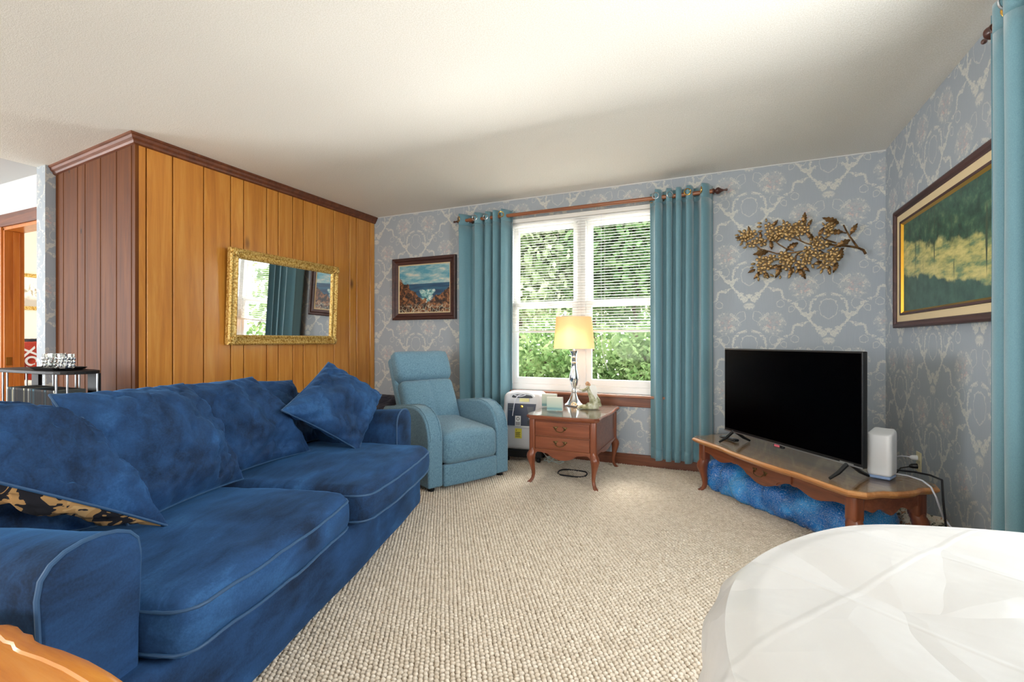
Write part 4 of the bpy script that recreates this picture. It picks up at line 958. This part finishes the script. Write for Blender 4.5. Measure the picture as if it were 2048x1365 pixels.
# angel figurine
ag = on_z(1176, 817, ZT); an = thing('angel_figurine', 'greenish winged angel figurine holding a bird beside the lamp', 'figurine', (ag.x, ag.y, ZT), math.radians(15))
MB().lathe([(.085, 0), (.090, .008), (.080, .018), (.060, .026), (.0001, .028)], 22, None, 1, .6).build('plinth', 'mossy_resin', an)
rb = MB(); rb.tube([(.045, 0, .01), (.055, 0, .05), (.040, .005, .095), (.018, 0, .130), (.004, 0, .160), (-.004, 0, .178)], [.040, .046, .036, .024, .019, .010], 14)
rb.tube([(.06, 0, .04), (.085, .0, .03), (.075, -.01, .07), (.062, 0, .10)], [.022, .026, .02, .01], 10); rb.tube([(.03, -.02, .03), (.0, -.03, .03), (-.02, -.02, .022)], [.02, .02, .008], 10)
rb.build('robe', 'mossy_resin', an)
MB().ball((-.008, -.004, .196), (.0135, .0135, .016), 14, 10).build('head', 'skin_resin', an)
hr = MB(); hr.ball((-.004, .003, .200), (.0155, .0145, .0155), 14, 10); hr.tube([(.004, .004, .20), (.012, .004, .183), (.013, .004, .165)], [.012, .010, .004], 8); hr.build('hair', 'skin_resin', an)
arm_ = MB(); arm_.tube([(.0, -.012, .165), (-.03, -.022, .150), (-.055, -.02, .150), (-.068, -.018, .152)], [.0095, .0085, .006, .005], 9); arm_.tube([(.004, .012, .165), (-.025, .012, .14), (-.045, .0, .135)], [.009, .008, .005], 9); arm_.build('arms', 'mossy_resin', an)
bird = MB(); bird.ball((-.078, -.018, .166), (.014, .007, .008), 10, 7); bird.tube([(-.075, -.018, .17), (-.065, -.018, .185), (-.058, -.016, .190)], [.006, .004, .001], 6); bird.tube([(-.085, -.018, .17), (-.098, -.018, .178)], [.005, .001], 6); bird.build('bird', 'pearl_resin', an)
for s in (-1, 1):
    wg = MB(); vs = []; n = 12
    for i in range(n + 1):
        t = i / n; vs += [(.012 + .060 * math.sin(t * PI * .62), s * (.010 + .022 * t), .180 - .005 * t + .022 * math.sin(PI * t) - .09 * t * t), (.012 + .030 * t, s * (.012 + .012 * t), .165 - .095 * t)]
    k = len(vs); fs = [(2 * i, 2 * i + 1, 2 * i + 3, 2 * i + 2) for i in range(n)]; vs += [(x, y + s * .005, z) for x, y, z in vs]; fs += [tuple(reversed([q + k for q in f])) for f in fs]
    wg.add(vs, fs).build('wing', 'pearl_resin', an, angle=60)
# cords and tubing on the floor under the end table
MB().tube([(-1.10 + .115 * math.cos(a), 3.62 + .10 * math.sin(a), .012 + .004 * math.sin(3 * a)) for a in (PI * .5 + 2 * PI * 1.02 * i / 40 for i in range(41))], .0055, 7).build('looped_cable', 'cord_black', None, label='dark brown cord looped on the carpet under the end table', cat='cord')
tb = []
for i in range(90):
    a = 2 * PI * i / 30; tb.append((-1.335 + .075 * math.cos(a) + .02 * math.sin(i * .31), 3.86 + .05 * math.sin(a) + .012 * math.cos(i * .17), .02 + .10 * abs(math.sin(a * .5 + i * .02)) * (.6 + .4 * math.sin(i * .13))))
MB().tube(tb, .0035, 6).build('oxygen_tubing', 'tubing', None, label='coiled pale green tubing on the carpet behind the end table leg', cat='tubing')
# ------------------------------------------------------------------ low table with the television
TA = Vector((.586, -.810, 0)); TB = Vector((.810, .586, 0)); TFL = Vector((-.242, 3.63, 0)); TL_, TD_, TZ = 1.33, .51, .375
TROT = math.atan2(TA.y, TA.x)
tt = thing('coffee_table', 'long cherry coffee table with glass top under the television', 'table', TFL, TROT)
slab(top_outline(0, TL_, 0, TD_, .020, 12, .05), [(.016, TZ - .032), (.006, TZ - .024), (0, TZ - .016), (0, TZ - .009), (.008, TZ)]).build('tabletop', 'edge_wood', tt, angle=30)
slab(top_outline(.012, TL_ - .012, .012, TD_ - .012, .020, 12, .05), [(.0015, TZ + .001), (0, TZ + .003), (0, TZ + .0055), (.0015, TZ + .007)]).build('glass_top', 'table_glass', tt, angle=30)
TG = TZ + .007
lh = .235
for x, kx in ((.085, -1), (TL_ - .085, 1)):
    for y, ky in ((.075, -1), (TD_ - .075, 1)):
        MB().rbox(.062, .062, .13, .018, 3, None, T(x, y, TZ - .160)).build('corner_post', 'cherry_wood_upright', tt)
        cabriole(lh, kx, ky, .034, .040, .017, .022).build('leg', 'cherry_wood_upright', tt, angle=60).location = (x, y, 0)
def scal2(L, h, z1, deep, n=72):
    pts = []
    for i in range(n + 1):
        t = i / n; a = abs(t - .5) * 2
        d = deep * (.50 + .5 * math.cos(PI * min(1, a / .42))) if a < .42 else deep * .42 * math.sin(PI * min(1, (a - .42) / .52)) ** 2
        d += deep * .12 * math.exp(-((a - .43) / .025) ** 2) + deep * .10 * math.exp(-((a - .22) / .02) ** 2); pts.append((L * t, z1 - d))
    return pts + [(L, h), (0, h)]
MB().prism(scal2(TL_ - .22, TZ - .034, TZ - .090, .070), .055, .075, 'y', T(.11, 0, 0)).build('apron', 'cherry_wood', tt, smooth=False)
MB().prism(scal2(TL_ - .22, TZ - .034, TZ - .090, .050), TD_ - .075, TD_ - .055, 'y', T(.11, 0, 0)).build('apron', 'cherry_wood', tt, smooth=False)
for s in (.06, TL_ - .08): MB().prism(scal2(TD_ - .2, TZ - .034, TZ - .100, .034, 40), s, s + .02, 'x', T(0, .10, 0)).build('side_apron', 'cherry_wood', tt, smooth=False)
dp = scal2(TL_ - .22, TZ - .034, TZ - .090, .070); dw = [p for p in dp[:-2] if .29 < p[0] / (TL_ - .22) < .71]
dr = MB().prism([(a, b + .010) for a, b in dw] + [(dw[-1][0], TZ - .042), (dw[0][0], TZ - .042)], .047, .055, 'y', T(.11, 0, 0)).build('drawer', 'cherry_wood', tt, smooth=False)
bail_pull(.085).build('pull', 'antique_brass', dr, loc=(TL_ / 2, .046, TZ - .085))
def tpt(a, b, z): return TFL + TA * a + TB * b + Vector((0, 0, z))
# television
tv0 = on_z(0, 0, 0)
def tv_s(px_, off=.15):
    d = ray(px_, 700); P = TFL + TB * off; t = P.dot(TB) / d.dot(TB); return (d * t - TFL).dot(TA)
sa, sb = tv_s(1449), tv_s(1726); tvw = sb - sa
tv = thing('television', 'flat screen television switched off on the low cherry table', 'television', tpt((sa + sb) / 2, .15, TG), TROT)
z0t, z1t = .068, .625
MB().box(-tvw / 2, tvw / 2, 0, .028, z0t, z1t).build('case', 'black_plastic', tv, smooth=False, bevel=.004)
MB().rbox(tvw * .72, .045, .32, .015, 4, None, T(0, .045, z0t + .02)).build('rear_housing', 'black_plastic', tv)
MB().box(-tvw / 2 + .009, tvw / 2 - .009, -.0015, .0, z0t + .020, z1t - .009).build('screen', 'screen_black', tv, smooth=False)
MB().box(-tvw / 2, tvw / 2, -.003, 0, z0t, z0t + .006).build('lower_trim', 'dull_steel', tv, smooth=False)
MB().rbox(.075, .020, .018, .005, 3, None, T(-.02, .004, z0t - .015)).build('sensor_pod', 'black_plastic', tv)
MB().box(-.045, -.005, -.0075, -.006, z0t - .010, z0t + .002).build('badge', 'badge_red', tv, smooth=False)
MB().box(tvw / 2 - .12, tvw / 2 - .045, -.005, -.003, z0t + .007, z0t + .0125).build('maker_mark', 'dull_steel', tv, smooth=False)
for s in (-1, 1):
    x = s * (tvw / 2 - .085); m = MB()
    m.tube([(x, .012, z0t + .01), (x - s * .0, -.05, .03), (x, -.10, .006)], [.011, .010, .007], 7); m.tube([(x, .012, z0t + .01), (x, .08, .03), (x, .13, .006)], [.011, .010, .007], 7)
    m.build('foot', 'black_plastic', tv)
rp = on_z(1458, 880, TG); rm = thing('remote_control', 'black remote control lying on the glass near the television foot', 'remote', (rp.x, rp.y, TG), math.radians(-52))
MB().rbox(.155, .042, .018, .008, 6, None, T(0, 0, 0)).build('shell', 'black_plastic', rm)
bt = MB().lathe([(.0042, 0), (.0042, .002), (.003, .003)], 8).build('button', 'dull_steel', rm); bt.location = (-.055, -.010, .0178)
for i in range(8):
    for j in range(3):
        if i or j: share(bt, rm, (-.055 + i * .014, -.010 + j * .010, .0178))
# white wireless router
rq = on_z(1764, 955, TG); ro = thing('wireless_router', 'white tower router on the right end of the glass topped table', 'router', (rq.x, rq.y, TG), math.radians(62))
def rof(p):
    q = p.copy(); t = p.z / .235
    if t > .85: q.z += .018 * (p.x / .05) * 1.0 * (t - .85) / .15 - .006 * (1 - (p.y / .05) ** 2) * (t - .85) / .15
    return q
rk = .001
MB().rbox(.112, .100, .222, .020, 8, rof, T(0, 0, .012)).build('shell', 'white_plastic', ro, angle=50)
MB().rbox(.104, .092, .014, .006, 4, None, T(0, 0, .001)).build('base', 'blue_light', ro)
# wall outlet and plugs
ou = on_x(1839, 925, XR); op = thing('wall_outlet', 'cream duplex outlet on the right wall behind the table', 'outlet', (XR, ou.y, ou.z), -PI / 2)
MB().rbox(.072, .006, .116, .0028, 4, None, T(0, -.003, -.058)).build('plate', 'ivory_plate', op)
for z in (-.024, .024): MB().rbox(.034, .004, .030, .0018, 4, None, T(0, -.007, z - .015)).build('socket', 'ivory_plate', op)
def xw(off, dy, z): return (XR - off, ou.y + dy, z)
pg = MB(); pg.tube([xw(.010, 0, ou.z + .024), xw(.035, 0, ou.z + .024), xw(.045, .002, ou.z + .026)], [.015, .014, .007], 10); pw_ = pg.build('power_plug', 'white_plastic', None, label='white plug with cord in the upper socket of the outlet', cat='plug')
MB().tube([xw(.042, .0, ou.z + .026), xw(.075, .02, ou.z + .025), xw(.11, .06, ou.z + .005), xw(.13, .05, ou.z - .01)], .0035, 7).build('cord', 'cord_white', pw_)
pg = MB(); pg.tube([xw(.010, 0, ou.z - .024), xw(.035, 0, ou.z - .026), xw(.048, .002, ou.z - .030)], [.015, .014, .007], 10); pb_ = pg.build('power_plug', 'black_plastic', None, label='black plug with cord in the lower socket of the outlet', cat='plug')
MB().tube([xw(.045, .0, ou.z - .030), xw(.085, .01, ou.z - .045), xw(.105, .015, ou.z - .08), xw(.11, .02, ou.z - .16), xw(.07, .02, .02)], .004, 7).build('cord', 'cord_black', pb_)
def gz(px_, py_, z=None): return on_z(px_, py_, TG + .005 if z is None else z)
edge = tpt(TL_ - .02, .30, 0)
e1, e2, e3 = gz(1790, 948), gz(1815, 952), gz(1845, 962)
MB().tube([tuple(ro.location + Vector((.05, .03, .02))), tuple(e1), tuple(e2), tuple(e3), tuple(on_z(1862, 975, TG + .004)), tuple(at_t(1872, 995, 2.16)), tuple(at_t(1879, 1015, 2.17)), tuple(at_t(1886, 1035, 2.25)), (XR - .04, 2.83, .14), (XR - .05, 2.9, .012)], .0038, 7).build('white_cable', 'cord_white', None, label='white cord draped over the right end of the low table', cat='cord')
MB().tube([tuple(ro.location + Vector((.03, .06, .03))), tuple(on_z(1830, 945, TG + .006)), tuple(on_z(1860, 951, TG + .006)), tuple(on_z(1884, 961, TG + .005)), (tpt(TL_ + .02, TD_ - .06, .33)), (tpt(TL_ + .025, TD_ - .05, .2)), (tpt(TL_ - .01, TD_ + .04, .012))], .0048, 7).build('black_cable', 'cord_black', None, label='black cord running over the glass behind the router', cat='cord')
# blue wrapped bundle under the table
bag = MB(); vs = []; n, k = 60, 36
b0, b1 = Vector((-.02, 3.80, 0)), Vector((.72, 2.90, 0)); bd_ = (b1 - b0).normalized(); bs = Vector((-bd_.y, bd_.x, 0))
for i in range(n + 1):
    t = i / n; c = b0.lerp(b1, t); env = min(1, (t * (1 - t) * 16)) ** .5
    wdt = (.150 + .02 * math.sin(5 * t + 1)) * (.60 + .40 * env); hgt = (.20 + .020 * math.sin(9 * t + .5)) * (.55 + .45 * env)
    for j in range(k):
        a = 2 * PI * j / k; ca, sa_ = math.cos(a), math.sin(a)
        x = math.copysign(abs(ca) ** .7, ca) * wdt; z = hgt * .5 * (1 + math.copysign(abs(sa_) ** .65, sa_))
        p = c + bs * x + Vector((0, 0, z)); f = fold(p, .012, 9, 4) + .055 * min(.5, (lambda q: q[1] - q[0])(mnoise.voronoi(p * 7.5 + Vector((fold(p, .4, 8, 3), 0, 0)))[0])) + abs(fold(p, .03, 6, 8))
        rad = (p - (c + Vector((0, 0, hgt / 2)))); rad = rad.normalized() if rad.length > 1e-6 else Vector((0, 0, 1))
        p = p + rad * f; p.z = max(.004, p.z * (1 if z > .02 else .3)); vs.append(p)
fs = [(i * k + j, i * k + (j + 1) % k, (i + 1) * k + (j + 1) % k, (i + 1) * k + j) for i in range(n) for j in range(k)] + [tuple(range(k)), tuple(range(n * k, (n + 1) * k))]
bag.add(vs, fs).build('gift_wrapped_bundle', 'paisley_wrap', None, angle=80, label='long shiny blue paisley wrapped bundle on the carpet under the low table', cat='bundle')
MB().rbox(.24, .15, .17, .05, 12, lambda p: p + Vector((fold(p, .03, 14, 1), fold(p, .03, 14, 2), fold(p, .02, 16, 3) * (p.z > .02))), T(.915, 3.09, 0) @ RZ(-.9)).build('patterned_bag', 'speckled_cloth', None, angle=80, label='crumpled beige patterned bag behind the blue bundle by the wall', cat='bag')

# ------------------------------------------------------------------ round table under a white cloth
RC = Vector((.455, .550, 0)); RR = .455; RZT = .76
rt = thing('round_table', 'round dining table hidden under the white cloth at lower right', 'table', RC)
MB().lathe([(RR - .02, RZT - .035), (RR - .008, RZT - .03), (RR - .008, RZT - .012), (RR - .02, RZT - .007)], 48).build('tabletop', 'cherry_wood', rt)
MB().lathe([(.20, 0), (.20, .03), (.06, .06), (.05, .3), (.07, .6), (.16, RZT - .035)], 24).build('pedestal', 'cherry_wood_upright', rt)
vs = []; NR, NA, NT_ = 64, 240, 40
def facet(x, y):
    w = mnoise.noise(Vector((x * 3, y * 3, 4))) * .05
    d, p = mnoise.voronoi(Vector((x * 4.2 + w, y * 4.2, 2.0)))
    return d[1] - d[0]
for i in range(NR + 1):
    for j in range(NA):
        a = 2 * PI * j / NA
        if i <= NT_:
            r = RR * (i / NT_); x, y = r * math.cos(a), r * math.sin(a)
            z = RZT + .002 + .010 * min(.5, facet(x, y)) * min(1, (RR - r) * 14) + .006 * mnoise.noise(Vector((x * 4, y * 4, 1))) + .010 * max(0, mnoise.noise(Vector((x * 2.2, y * 2.2, 5))))
            fr = r / RR; z -= .004 * (fr > .97)
        else:
            t = (i - NT_) / (NR - NT_); f = t ** .8
            w = (.022 * math.sin(a * 9 + 1.2) + .010 * math.sin(a * 17 + 2)) * f
            r = RR + .008 + .012 * min(1, t * 6) + w + .015 * f; x, y = r * math.cos(a), r * math.sin(a)
            z = RZT - .004 - .52 * t + .012 * mnoise.noise(Vector((x * 6, y * 6, t * 5)))
            q = .03 * min(.4, facet(a * .6, t * .7)) * min(1, t * 8) + .012 * abs(mnoise.noise(Vector((a * 4, t * 5, 2)))); x += math.cos(a) * q; y += math.sin(a) * q
        vs.append((x, y, z))
fs = [(i * NA + j, i * NA + (j + 1) % NA, (i + 1) * NA + (j + 1) % NA, (i + 1) * NA + j) for i in range(NR) for j in range(NA)]
MB().add(vs, fs).build('tablecloth', 'tablecloth_plastic', None, angle=50, label='white plastic cloth draped over the round table at lower right', cat='tablecloth', loc=RC, fix=False)

# ------------------------------------------------------------------ scalloped honey-coloured table at lower left
HZ = .53
outl = [on_z(a, b, HZ) for a, b in ((0, 1243), (20, 1242), (38, 1247), (50, 1259), (68, 1263), (72, 1274), (85, 1281), (130, 1294), (180, 1314), (225, 1339), (266, 1367))]
e = outl[-1]
outl += [Vector((e.x + .10, e.y - .07, HZ)), Vector((e.x + .17, e.y - .16, HZ)), Vector((e.x + .20, e.y - .28, HZ)), Vector((e.x + .17, e.y - .40, HZ)), Vector((e.x + .05, e.y - .52, HZ)), Vector((-.95, e.y - .58, HZ)), Vector((-1.15, e.y - .56, HZ)), Vector((-1.30, e.y - .46, HZ)), Vector((-1.37, e.y - .3, HZ)), Vector((-1.38, e.y - .14, HZ)), Vector((-1.35, e.y - .05, HZ)), Vector((-1.30, outl[0].y - .012, HZ))]
hc_ = sum(outl, Vector()) / len(outl)
ht = thing('side_table', 'glossy honey wood side table with scalloped edge at lower left corner', 'table', (hc_.x, hc_.y, 0))
poly = [(p.x - hc_.x, p.y - hc_.y) for p in outl]
slab(poly, [(.02, HZ - .030), (.004, HZ - .022), (0, HZ - .014), (.002, HZ - .006), (.012, HZ - .001), (.030, HZ - .001), (.034, HZ - .004), (.040, HZ - .004)]).build('tabletop', 'honey_wood', ht, angle=35)
slab(poly, [(.06, HZ - .10), (.06, HZ - .03)]).build('apron', 'honey_wood', ht, smooth=False)
for a in (0, 1, 2, 3):
    x, y = ((-.28, -.26), (.26, -.22), (.22, .13), (-.30, .14))[a]
    cabriole(HZ - .09, x, y, .026, .036, .014, .02).build('leg', 'door_wood', ht, angle=60).location = (x * .8, y * .8, 0)

# ------------------------------------------------------------------ media rack with discs, tray and glasses in front of the short panelled wall
rka, rkb = -4.24, -3.33; ry0, ry1 = 1.36, 1.60; RT = .885
mrk = thing('media_rack', 'black disc rack with chrome rods standing against the panelled corner', 'rack', (rka, ry0, 0)); rw, rd = rkb - rka, ry1 - ry0
def oval(z0, z1, ins=0.0):
    pts = []
    for k in range(28): a = 2 * PI * k / 28; ca, sa_ = math.cos(a), math.sin(a); pts.append((rw / 2 + math.copysign(abs(ca) ** .55, ca) * (rw / 2 - ins), rd / 2 + math.copysign(abs(sa_) ** .55, sa_) * (rd / 2 - ins)))
    return MB().prism(pts, z0, z1, 'z')
oval(RT - .018, RT).build('top', 'black_lacquer', mrk, smooth=False, bevel=.003); oval(0, .03).build('base', 'black_lacquer', mrk, smooth=False, bevel=.003)
for z in (.655, .46, .26): oval(z - .008, z, .012).build('shelf', 'black_lacquer', mrk, smooth=False)
for x in (.10, rw - .14):
    BX('divider', 'black_lacquer', x, x + .085 if x < .3 else x + .10, rd - .05, rd - .03, .03, RT - .018, mrk)
rod0 = MB().lathe([(.0052, .0), (.0052, RT - .045)], 10).build('upright_rod', 'dull_steel', mrk); rod0.location = (.035, .05, .028)
for x, y in ((.075, .018), (.22, .014), (.275, .014), (rw - .035, .05), (rw - .075, .018), (rw - .035, rd - .05), (rw - .30, rd - .02), (.30, rd - .02), (.035, rd - .05), (rw - .34, rd - .02)): share(rod0, mrk, (x, y, .028))
rng = random.Random(5); xcd = .265; cdm = []
for nm, col in (('cd_black', '#15161a'), ('cd_grey', '#4a4d4c'), ('cd_cream', '#cfc9a8'), ('cd_teal', '#2f5a6a'), ('cd_brown', '#4a3420'), ('cd_white', '#c9ccc6')): plain(nm, col, .6, Specular_IOR_Level=.08); cdm.append(nm)
cdo = {}
while xcd < rw - .075:
    nm = rng.choice(cdm[:1] * 9 + cdm)
    ncd = round((xcd - .265) / .0106) + 1; sfx = 'th' if 10 < ncd % 100 < 14 else {1: 'st', 2: 'nd', 3: 'rd'}.get(ncd % 10, 'th')
    lab = f"{nm[3:]} disc case, {ncd}{sfx} from the left in the rack's long row"
    if nm not in cdo:
        o = MB().box(0, .0098, 0, .140, 0, .124).build('disc_case', nm, None, smooth=False, label=lab, cat='disc case', group='disc cases on the rack'); MB().box(.0022, .0076, -.0006, 0, .012, .112).build('spine_label', rng.choice(['cd_cream', 'cd_grey', 'cd_black', 'cd_black', 'cd_black']), o, smooth=False); cdo[nm] = o
    else:
        s_ = cdo[nm]; o = s_.copy(); C.objects.link(o); o['label'] = lab; ch = s_.children[0].copy(); C.objects.link(ch); ch.parent = o
    o.location = (rka + xcd, ry0 + .012, .655); xcd += .0106
ty = on_z(117, 733, RT + .004); tr = MB().prism([(-.17, -.06), (-.14, -.085), (.14, -.085), (.17, -.06), (.17, .06), (.14, .085), (-.14, .085), (-.17, .06)], 0, .012, 'z')
ty.y = min(ty.y, 1.49)
ty = Vector((on_y(117, 733, 1.48).x, 1.48, RT))
tro = thing('serving_tray', 'dark flat tray with raised edge on top of the disc rack', 'tray', ty)
slab([(-.15, -.07), (-.13, -.085), (.13, -.085), (.15, -.07), (.15, .07), (.13, .085), (-.13, .085), (-.15, .07)], [(.02, 0), (.0, .016), (.004, .018), (.016, .008)]).build('dish', 'black_lacquer', tro, smooth=False)
gl = None
for i, (px_, yy, lab) in enumerate(((101, 1.45, 'cut glass tumbler on the dark tray, nearest the blue pier'), (117, 1.515, 'cut glass tumbler on the dark tray, between the two others'), (133, 1.45, 'cut glass tumbler on the dark tray, nearest the panelling'))):
    c = Vector((on_y(px_, 716, yy).x, yy, RT + .010))
    g = thing('glass_tumbler', lab, 'glass', c, .3 * i, 'tumblers on the tray')
    MB().lathe([(.0001, .002), (.030, 0), (.033, .004), (.036, .086), (.0345, .086), (.031, .012), (.0001, .010)], 16).build('bowl', 'cut_glass', g, angle=20)
    m = MB()
    for k in range(10):
        a = 2 * PI * k / 10
        for z in (.02, .040, .060): m.ball((.0345 * math.cos(a + z * 8), .0345 * math.sin(a + z * 8), z), (.006, .006, .009), 6, 4)
    m.build('cut_facets', 'chrome', g)

# ------------------------------------------------------------------ bed seen through the doorway
bd2 = thing('bed', 'bed with pale cover seen through the open bedroom doorway', 'bed', (-7.42, 2.25, 0))
MB().rbox(1.7, 1.9, .30, .03, 6, None, T(.92, 1.0, .06)).build('bed_base', 'door_wood', bd2)
MB().rbox(1.66, 1.9, .28, .07, 10, lambda p: p + Vector((0, 0, fold(p, .02, 3, 2))), T(.92, 1.0, .36)).build('bedding', 'white_linen', bd2)
def up_pillow(label, px0, px1, py0, py1, t, tilt, mat, seed, th=.13):
    a, b, c, d = at_t(px0, py1, t), at_t(px1, py1, t), at_t(px1 + tilt, py0, t + .12), at_t(px0 + tilt, py0, t + .12); return pillow('bed_pillow', label, [a, b, c, d], th, mat, seed=seed, pipe=None, group='pillows on the bed', wr=.8)
up_pillow('dark pillow at the top of the bed pile, seen through the doorway', 22, 96, 676, 760, 5.22, -4, 'dark_fabric', 21)
rpw = up_pillow('red pillow with white lettering on the bed, seen through the doorway', 36, 100, 682, 772, 5.12, -12, 'red_linen', 22)
up_pillow('pale cream pillow on the bed beside the red one', -10, 42, 704, 790, 4.95, 2, 'white_linen', 23)
fc = bpy.data.curves.new('lettering', 'FONT'); fc.body = 'XOX'; fc.size = .135; fc.extrude = .002; fc.offset = .004; fc.align_x = 'CENTER'; fc.align_y = 'CENTER'
_tmp = bpy.data.objects.new('lettering', fc); fme = bpy.data.meshes.new_from_object(_tmp); bpy.data.objects.remove(_tmp); fme.materials.clear(); fme.materials.append(MAT['white_label'])
fo = bpy.data.objects.new('lettering', fme); C.objects.link(fo); fo.parent = rpw
nf = (EYE - rpw.location).normalized()
ux = (-_R * .25 + Vector((0, 0, 1)) * 1.0); ux = -(ux - nf * ux.dot(nf)).normalized(); uy = nf.cross(ux)
fo.matrix_local = Matrix((ux, uy, nf)).transposed().to_4x4(); fo.location = nf * .085 + _R * .0 + Vector((0, 0, .02))

# ------------------------------------------------------------------ garden beyond the window
BX('ground_outside', 'pale_bounce_ground', -30, 40, -40, 45, -1.2, -1.0, kind='structure')  # unseen ground, made pale to bounce light up through the window
def tree(label, x, y, zc, rx, ry, rz, n, mat, seed, leaf=.075, trunk=True, name='garden_tree'):
    rg = np.random.default_rng(seed); root = thing(name, label, 'tree', (x, y, -1.0), 0, 'trees outside the window')
    m = max(6, int(12)); cl = rg.normal(size=(26, 3)); cl /= np.linalg.norm(cl, axis=1)[:, None]; cl *= rg.uniform(.35, 1, (26, 1)) * np.array([rx, ry, rz])
    ci = rg.integers(0, 26, n); pos = cl[ci] + rg.normal(size=(n, 3)) * np.array([rx, ry, rz]) * .20; pos[:, 2] += zc + 1.0
    ax = rg.normal(size=(n, 3)); ax /= np.linalg.norm(ax, axis=1)[:, None]; bx_ = np.cross(ax, rg.normal(size=(n, 3))); bx_ /= np.linalg.norm(bx_, axis=1)[:, None]
    s = leaf * rg.uniform(.6, 1.3, (n, 1)); q = np.stack([pos - ax * s, pos + bx_ * s * .5, pos + ax * s, pos - bx_ * s * .5], 1).reshape(-1, 3)
    me = bpy.data.meshes.new('foliage'); me.vertices.add(4 * n); me.vertices.foreach_set('co', q.ravel()); me.loops.add(4 * n); me.loops.foreach_set('vertex_index', np.arange(4 * n))
    me.polygons.add(n); me.polygons.foreach_set('loop_start', np.arange(n) * 4); me.update(); me.validate(); me.materials.append(MAT[mat]); link('foliage', me, root)
    if trunk:
        t = MB(); t.tube([(0, 0, 0), (.05, 0, (zc + 1) * .5), (0, .05, zc + 1), (.1, 0, zc + 1 + rz * .6)], [.11, .09, .07, .03], 8)
        for c in cl[:9]: t.tube([(0, .02, (zc + 1) * .8), (c[0] * .5, c[1] * .5, zc + 1 + c[2] * .35), (c[0], c[1], zc + 1 + c[2])], [.05, .03, .012], 6)
        t.build('trunk', 'bark', root)
tree('bright leafy shrub low outside the left half of the window', -2.9, 7.0, .35, 1.25, .9, .95, 16000, 'leaf_green', 1, .05, name='garden_shrub')
tree('broad tree filling the upper left window panes', -4.1, 9.4, 2.9, 1.9, 1.4, 1.9, 15000, 'leaf_pale', 2, .10)
tree('darker tree filling the upper right window panes', -1.7, 9.9, 3.1, 1.8, 1.4, 1.9, 15000, 'leaf_deep', 3, .10)
tree('leafy shrub low outside the right half of the window', -1.15, 7.2, .30, 1.15, .9, .95, 16000, 'leaf_green', 4, .05, name='garden_shrub')
tree('tree beyond the right edge of the window, seen in the mirror', 3.4, 9.0, 2.0, 1.9, 1.4, 1.9, 4500, 'leaf_green', 5, .095)
tree('tall pale tree far behind the middle of the window', -3.4, 13.0, 3.4, 2.8, 1.6, 3.2, 6000, 'leaf_pale', 6, .14)

# ------------------------------------------------------------------ carpet loops (nobody could count them)
rg = np.random.default_rng(11)
dx, dy = .0195, .0155
gx = np.arange(-4.84, XR - .03, dx); gy = np.arange(-.60, YB - .03, dy)
X, Y = np.meshgrid(gx, gy); X = X + (np.arange(len(gy)) % 2)[:, None] * dx * .5
X = X.ravel() + rg.normal(size=X.size) * .0011; Y = Y.ravel() + rg.normal(size=Y.size) * .0009; keep = (X > XL + .03) | (Y < 1.80); X = X[keep]; Y = Y[keep]; n = X.size
# one low dome: 6 round the rim, 6 at the shoulder, 1 on top
an_ = np.arange(6) * PI / 3
rim = np.stack([np.cos(an_) * .0112, np.sin(an_) * .0084, np.zeros(6)], 1); sho = np.stack([np.cos(an_) * .0082, np.sin(an_) * .0060, np.full(6, .0075)], 1); tp = np.array([[0, 0, .0105]])
dome = np.concatenate([rim, sho, tp]); hs = rg.uniform(.75, 1.2, n); ro_ = rg.normal(size=n) * .25
dv = np.repeat(dome[None], n, 0); cr, sr = np.cos(ro_)[:, None], np.sin(ro_)[:, None]
vx = dv[..., 0] * cr - dv[..., 1] * sr + X[:, None]; vy = dv[..., 0] * sr + dv[..., 1] * cr + Y[:, None]; vz = dv[..., 2] * hs[:, None] + .0003
co = np.stack([vx, vy, vz], -1).reshape(-1, 3)
fc_ = [(i, (i + 1) % 6, 6 + (i + 1) % 6, 6 + i) for i in range(6)]; tc = [(6 + i, 6 + (i + 1) % 6, 12) for i in range(6)]
lq = np.array(fc_).ravel(); lt = np.array(tc).ravel(); per = np.concatenate([lq, lt]); base = np.arange(n)[:, None] * 13
loops = (base + per[None]).ravel(); st = np.concatenate([np.arange(6) * 4, 24 + np.arange(6) * 3]); starts = (np.arange(n)[:, None] * 42 + st[None]).ravel()
me = bpy.data.meshes.new('carpet_pile'); me.vertices.add(len(co)); me.vertices.foreach_set('co', co.ravel()); me.loops.add(len(loops)); me.loops.foreach_set('vertex_index', loops)
me.polygons.add(len(starts)); me.polygons.foreach_set('loop_start', starts); me.polygons.foreach_set('use_smooth', np.ones(len(starts), bool)); me.update(); me.validate()
me.materials.append(MAT['carpet_loop']); link('carpet_pile', me, None, label='beige looped carpet covering the living room floor', cat='carpet', kind='stuff')
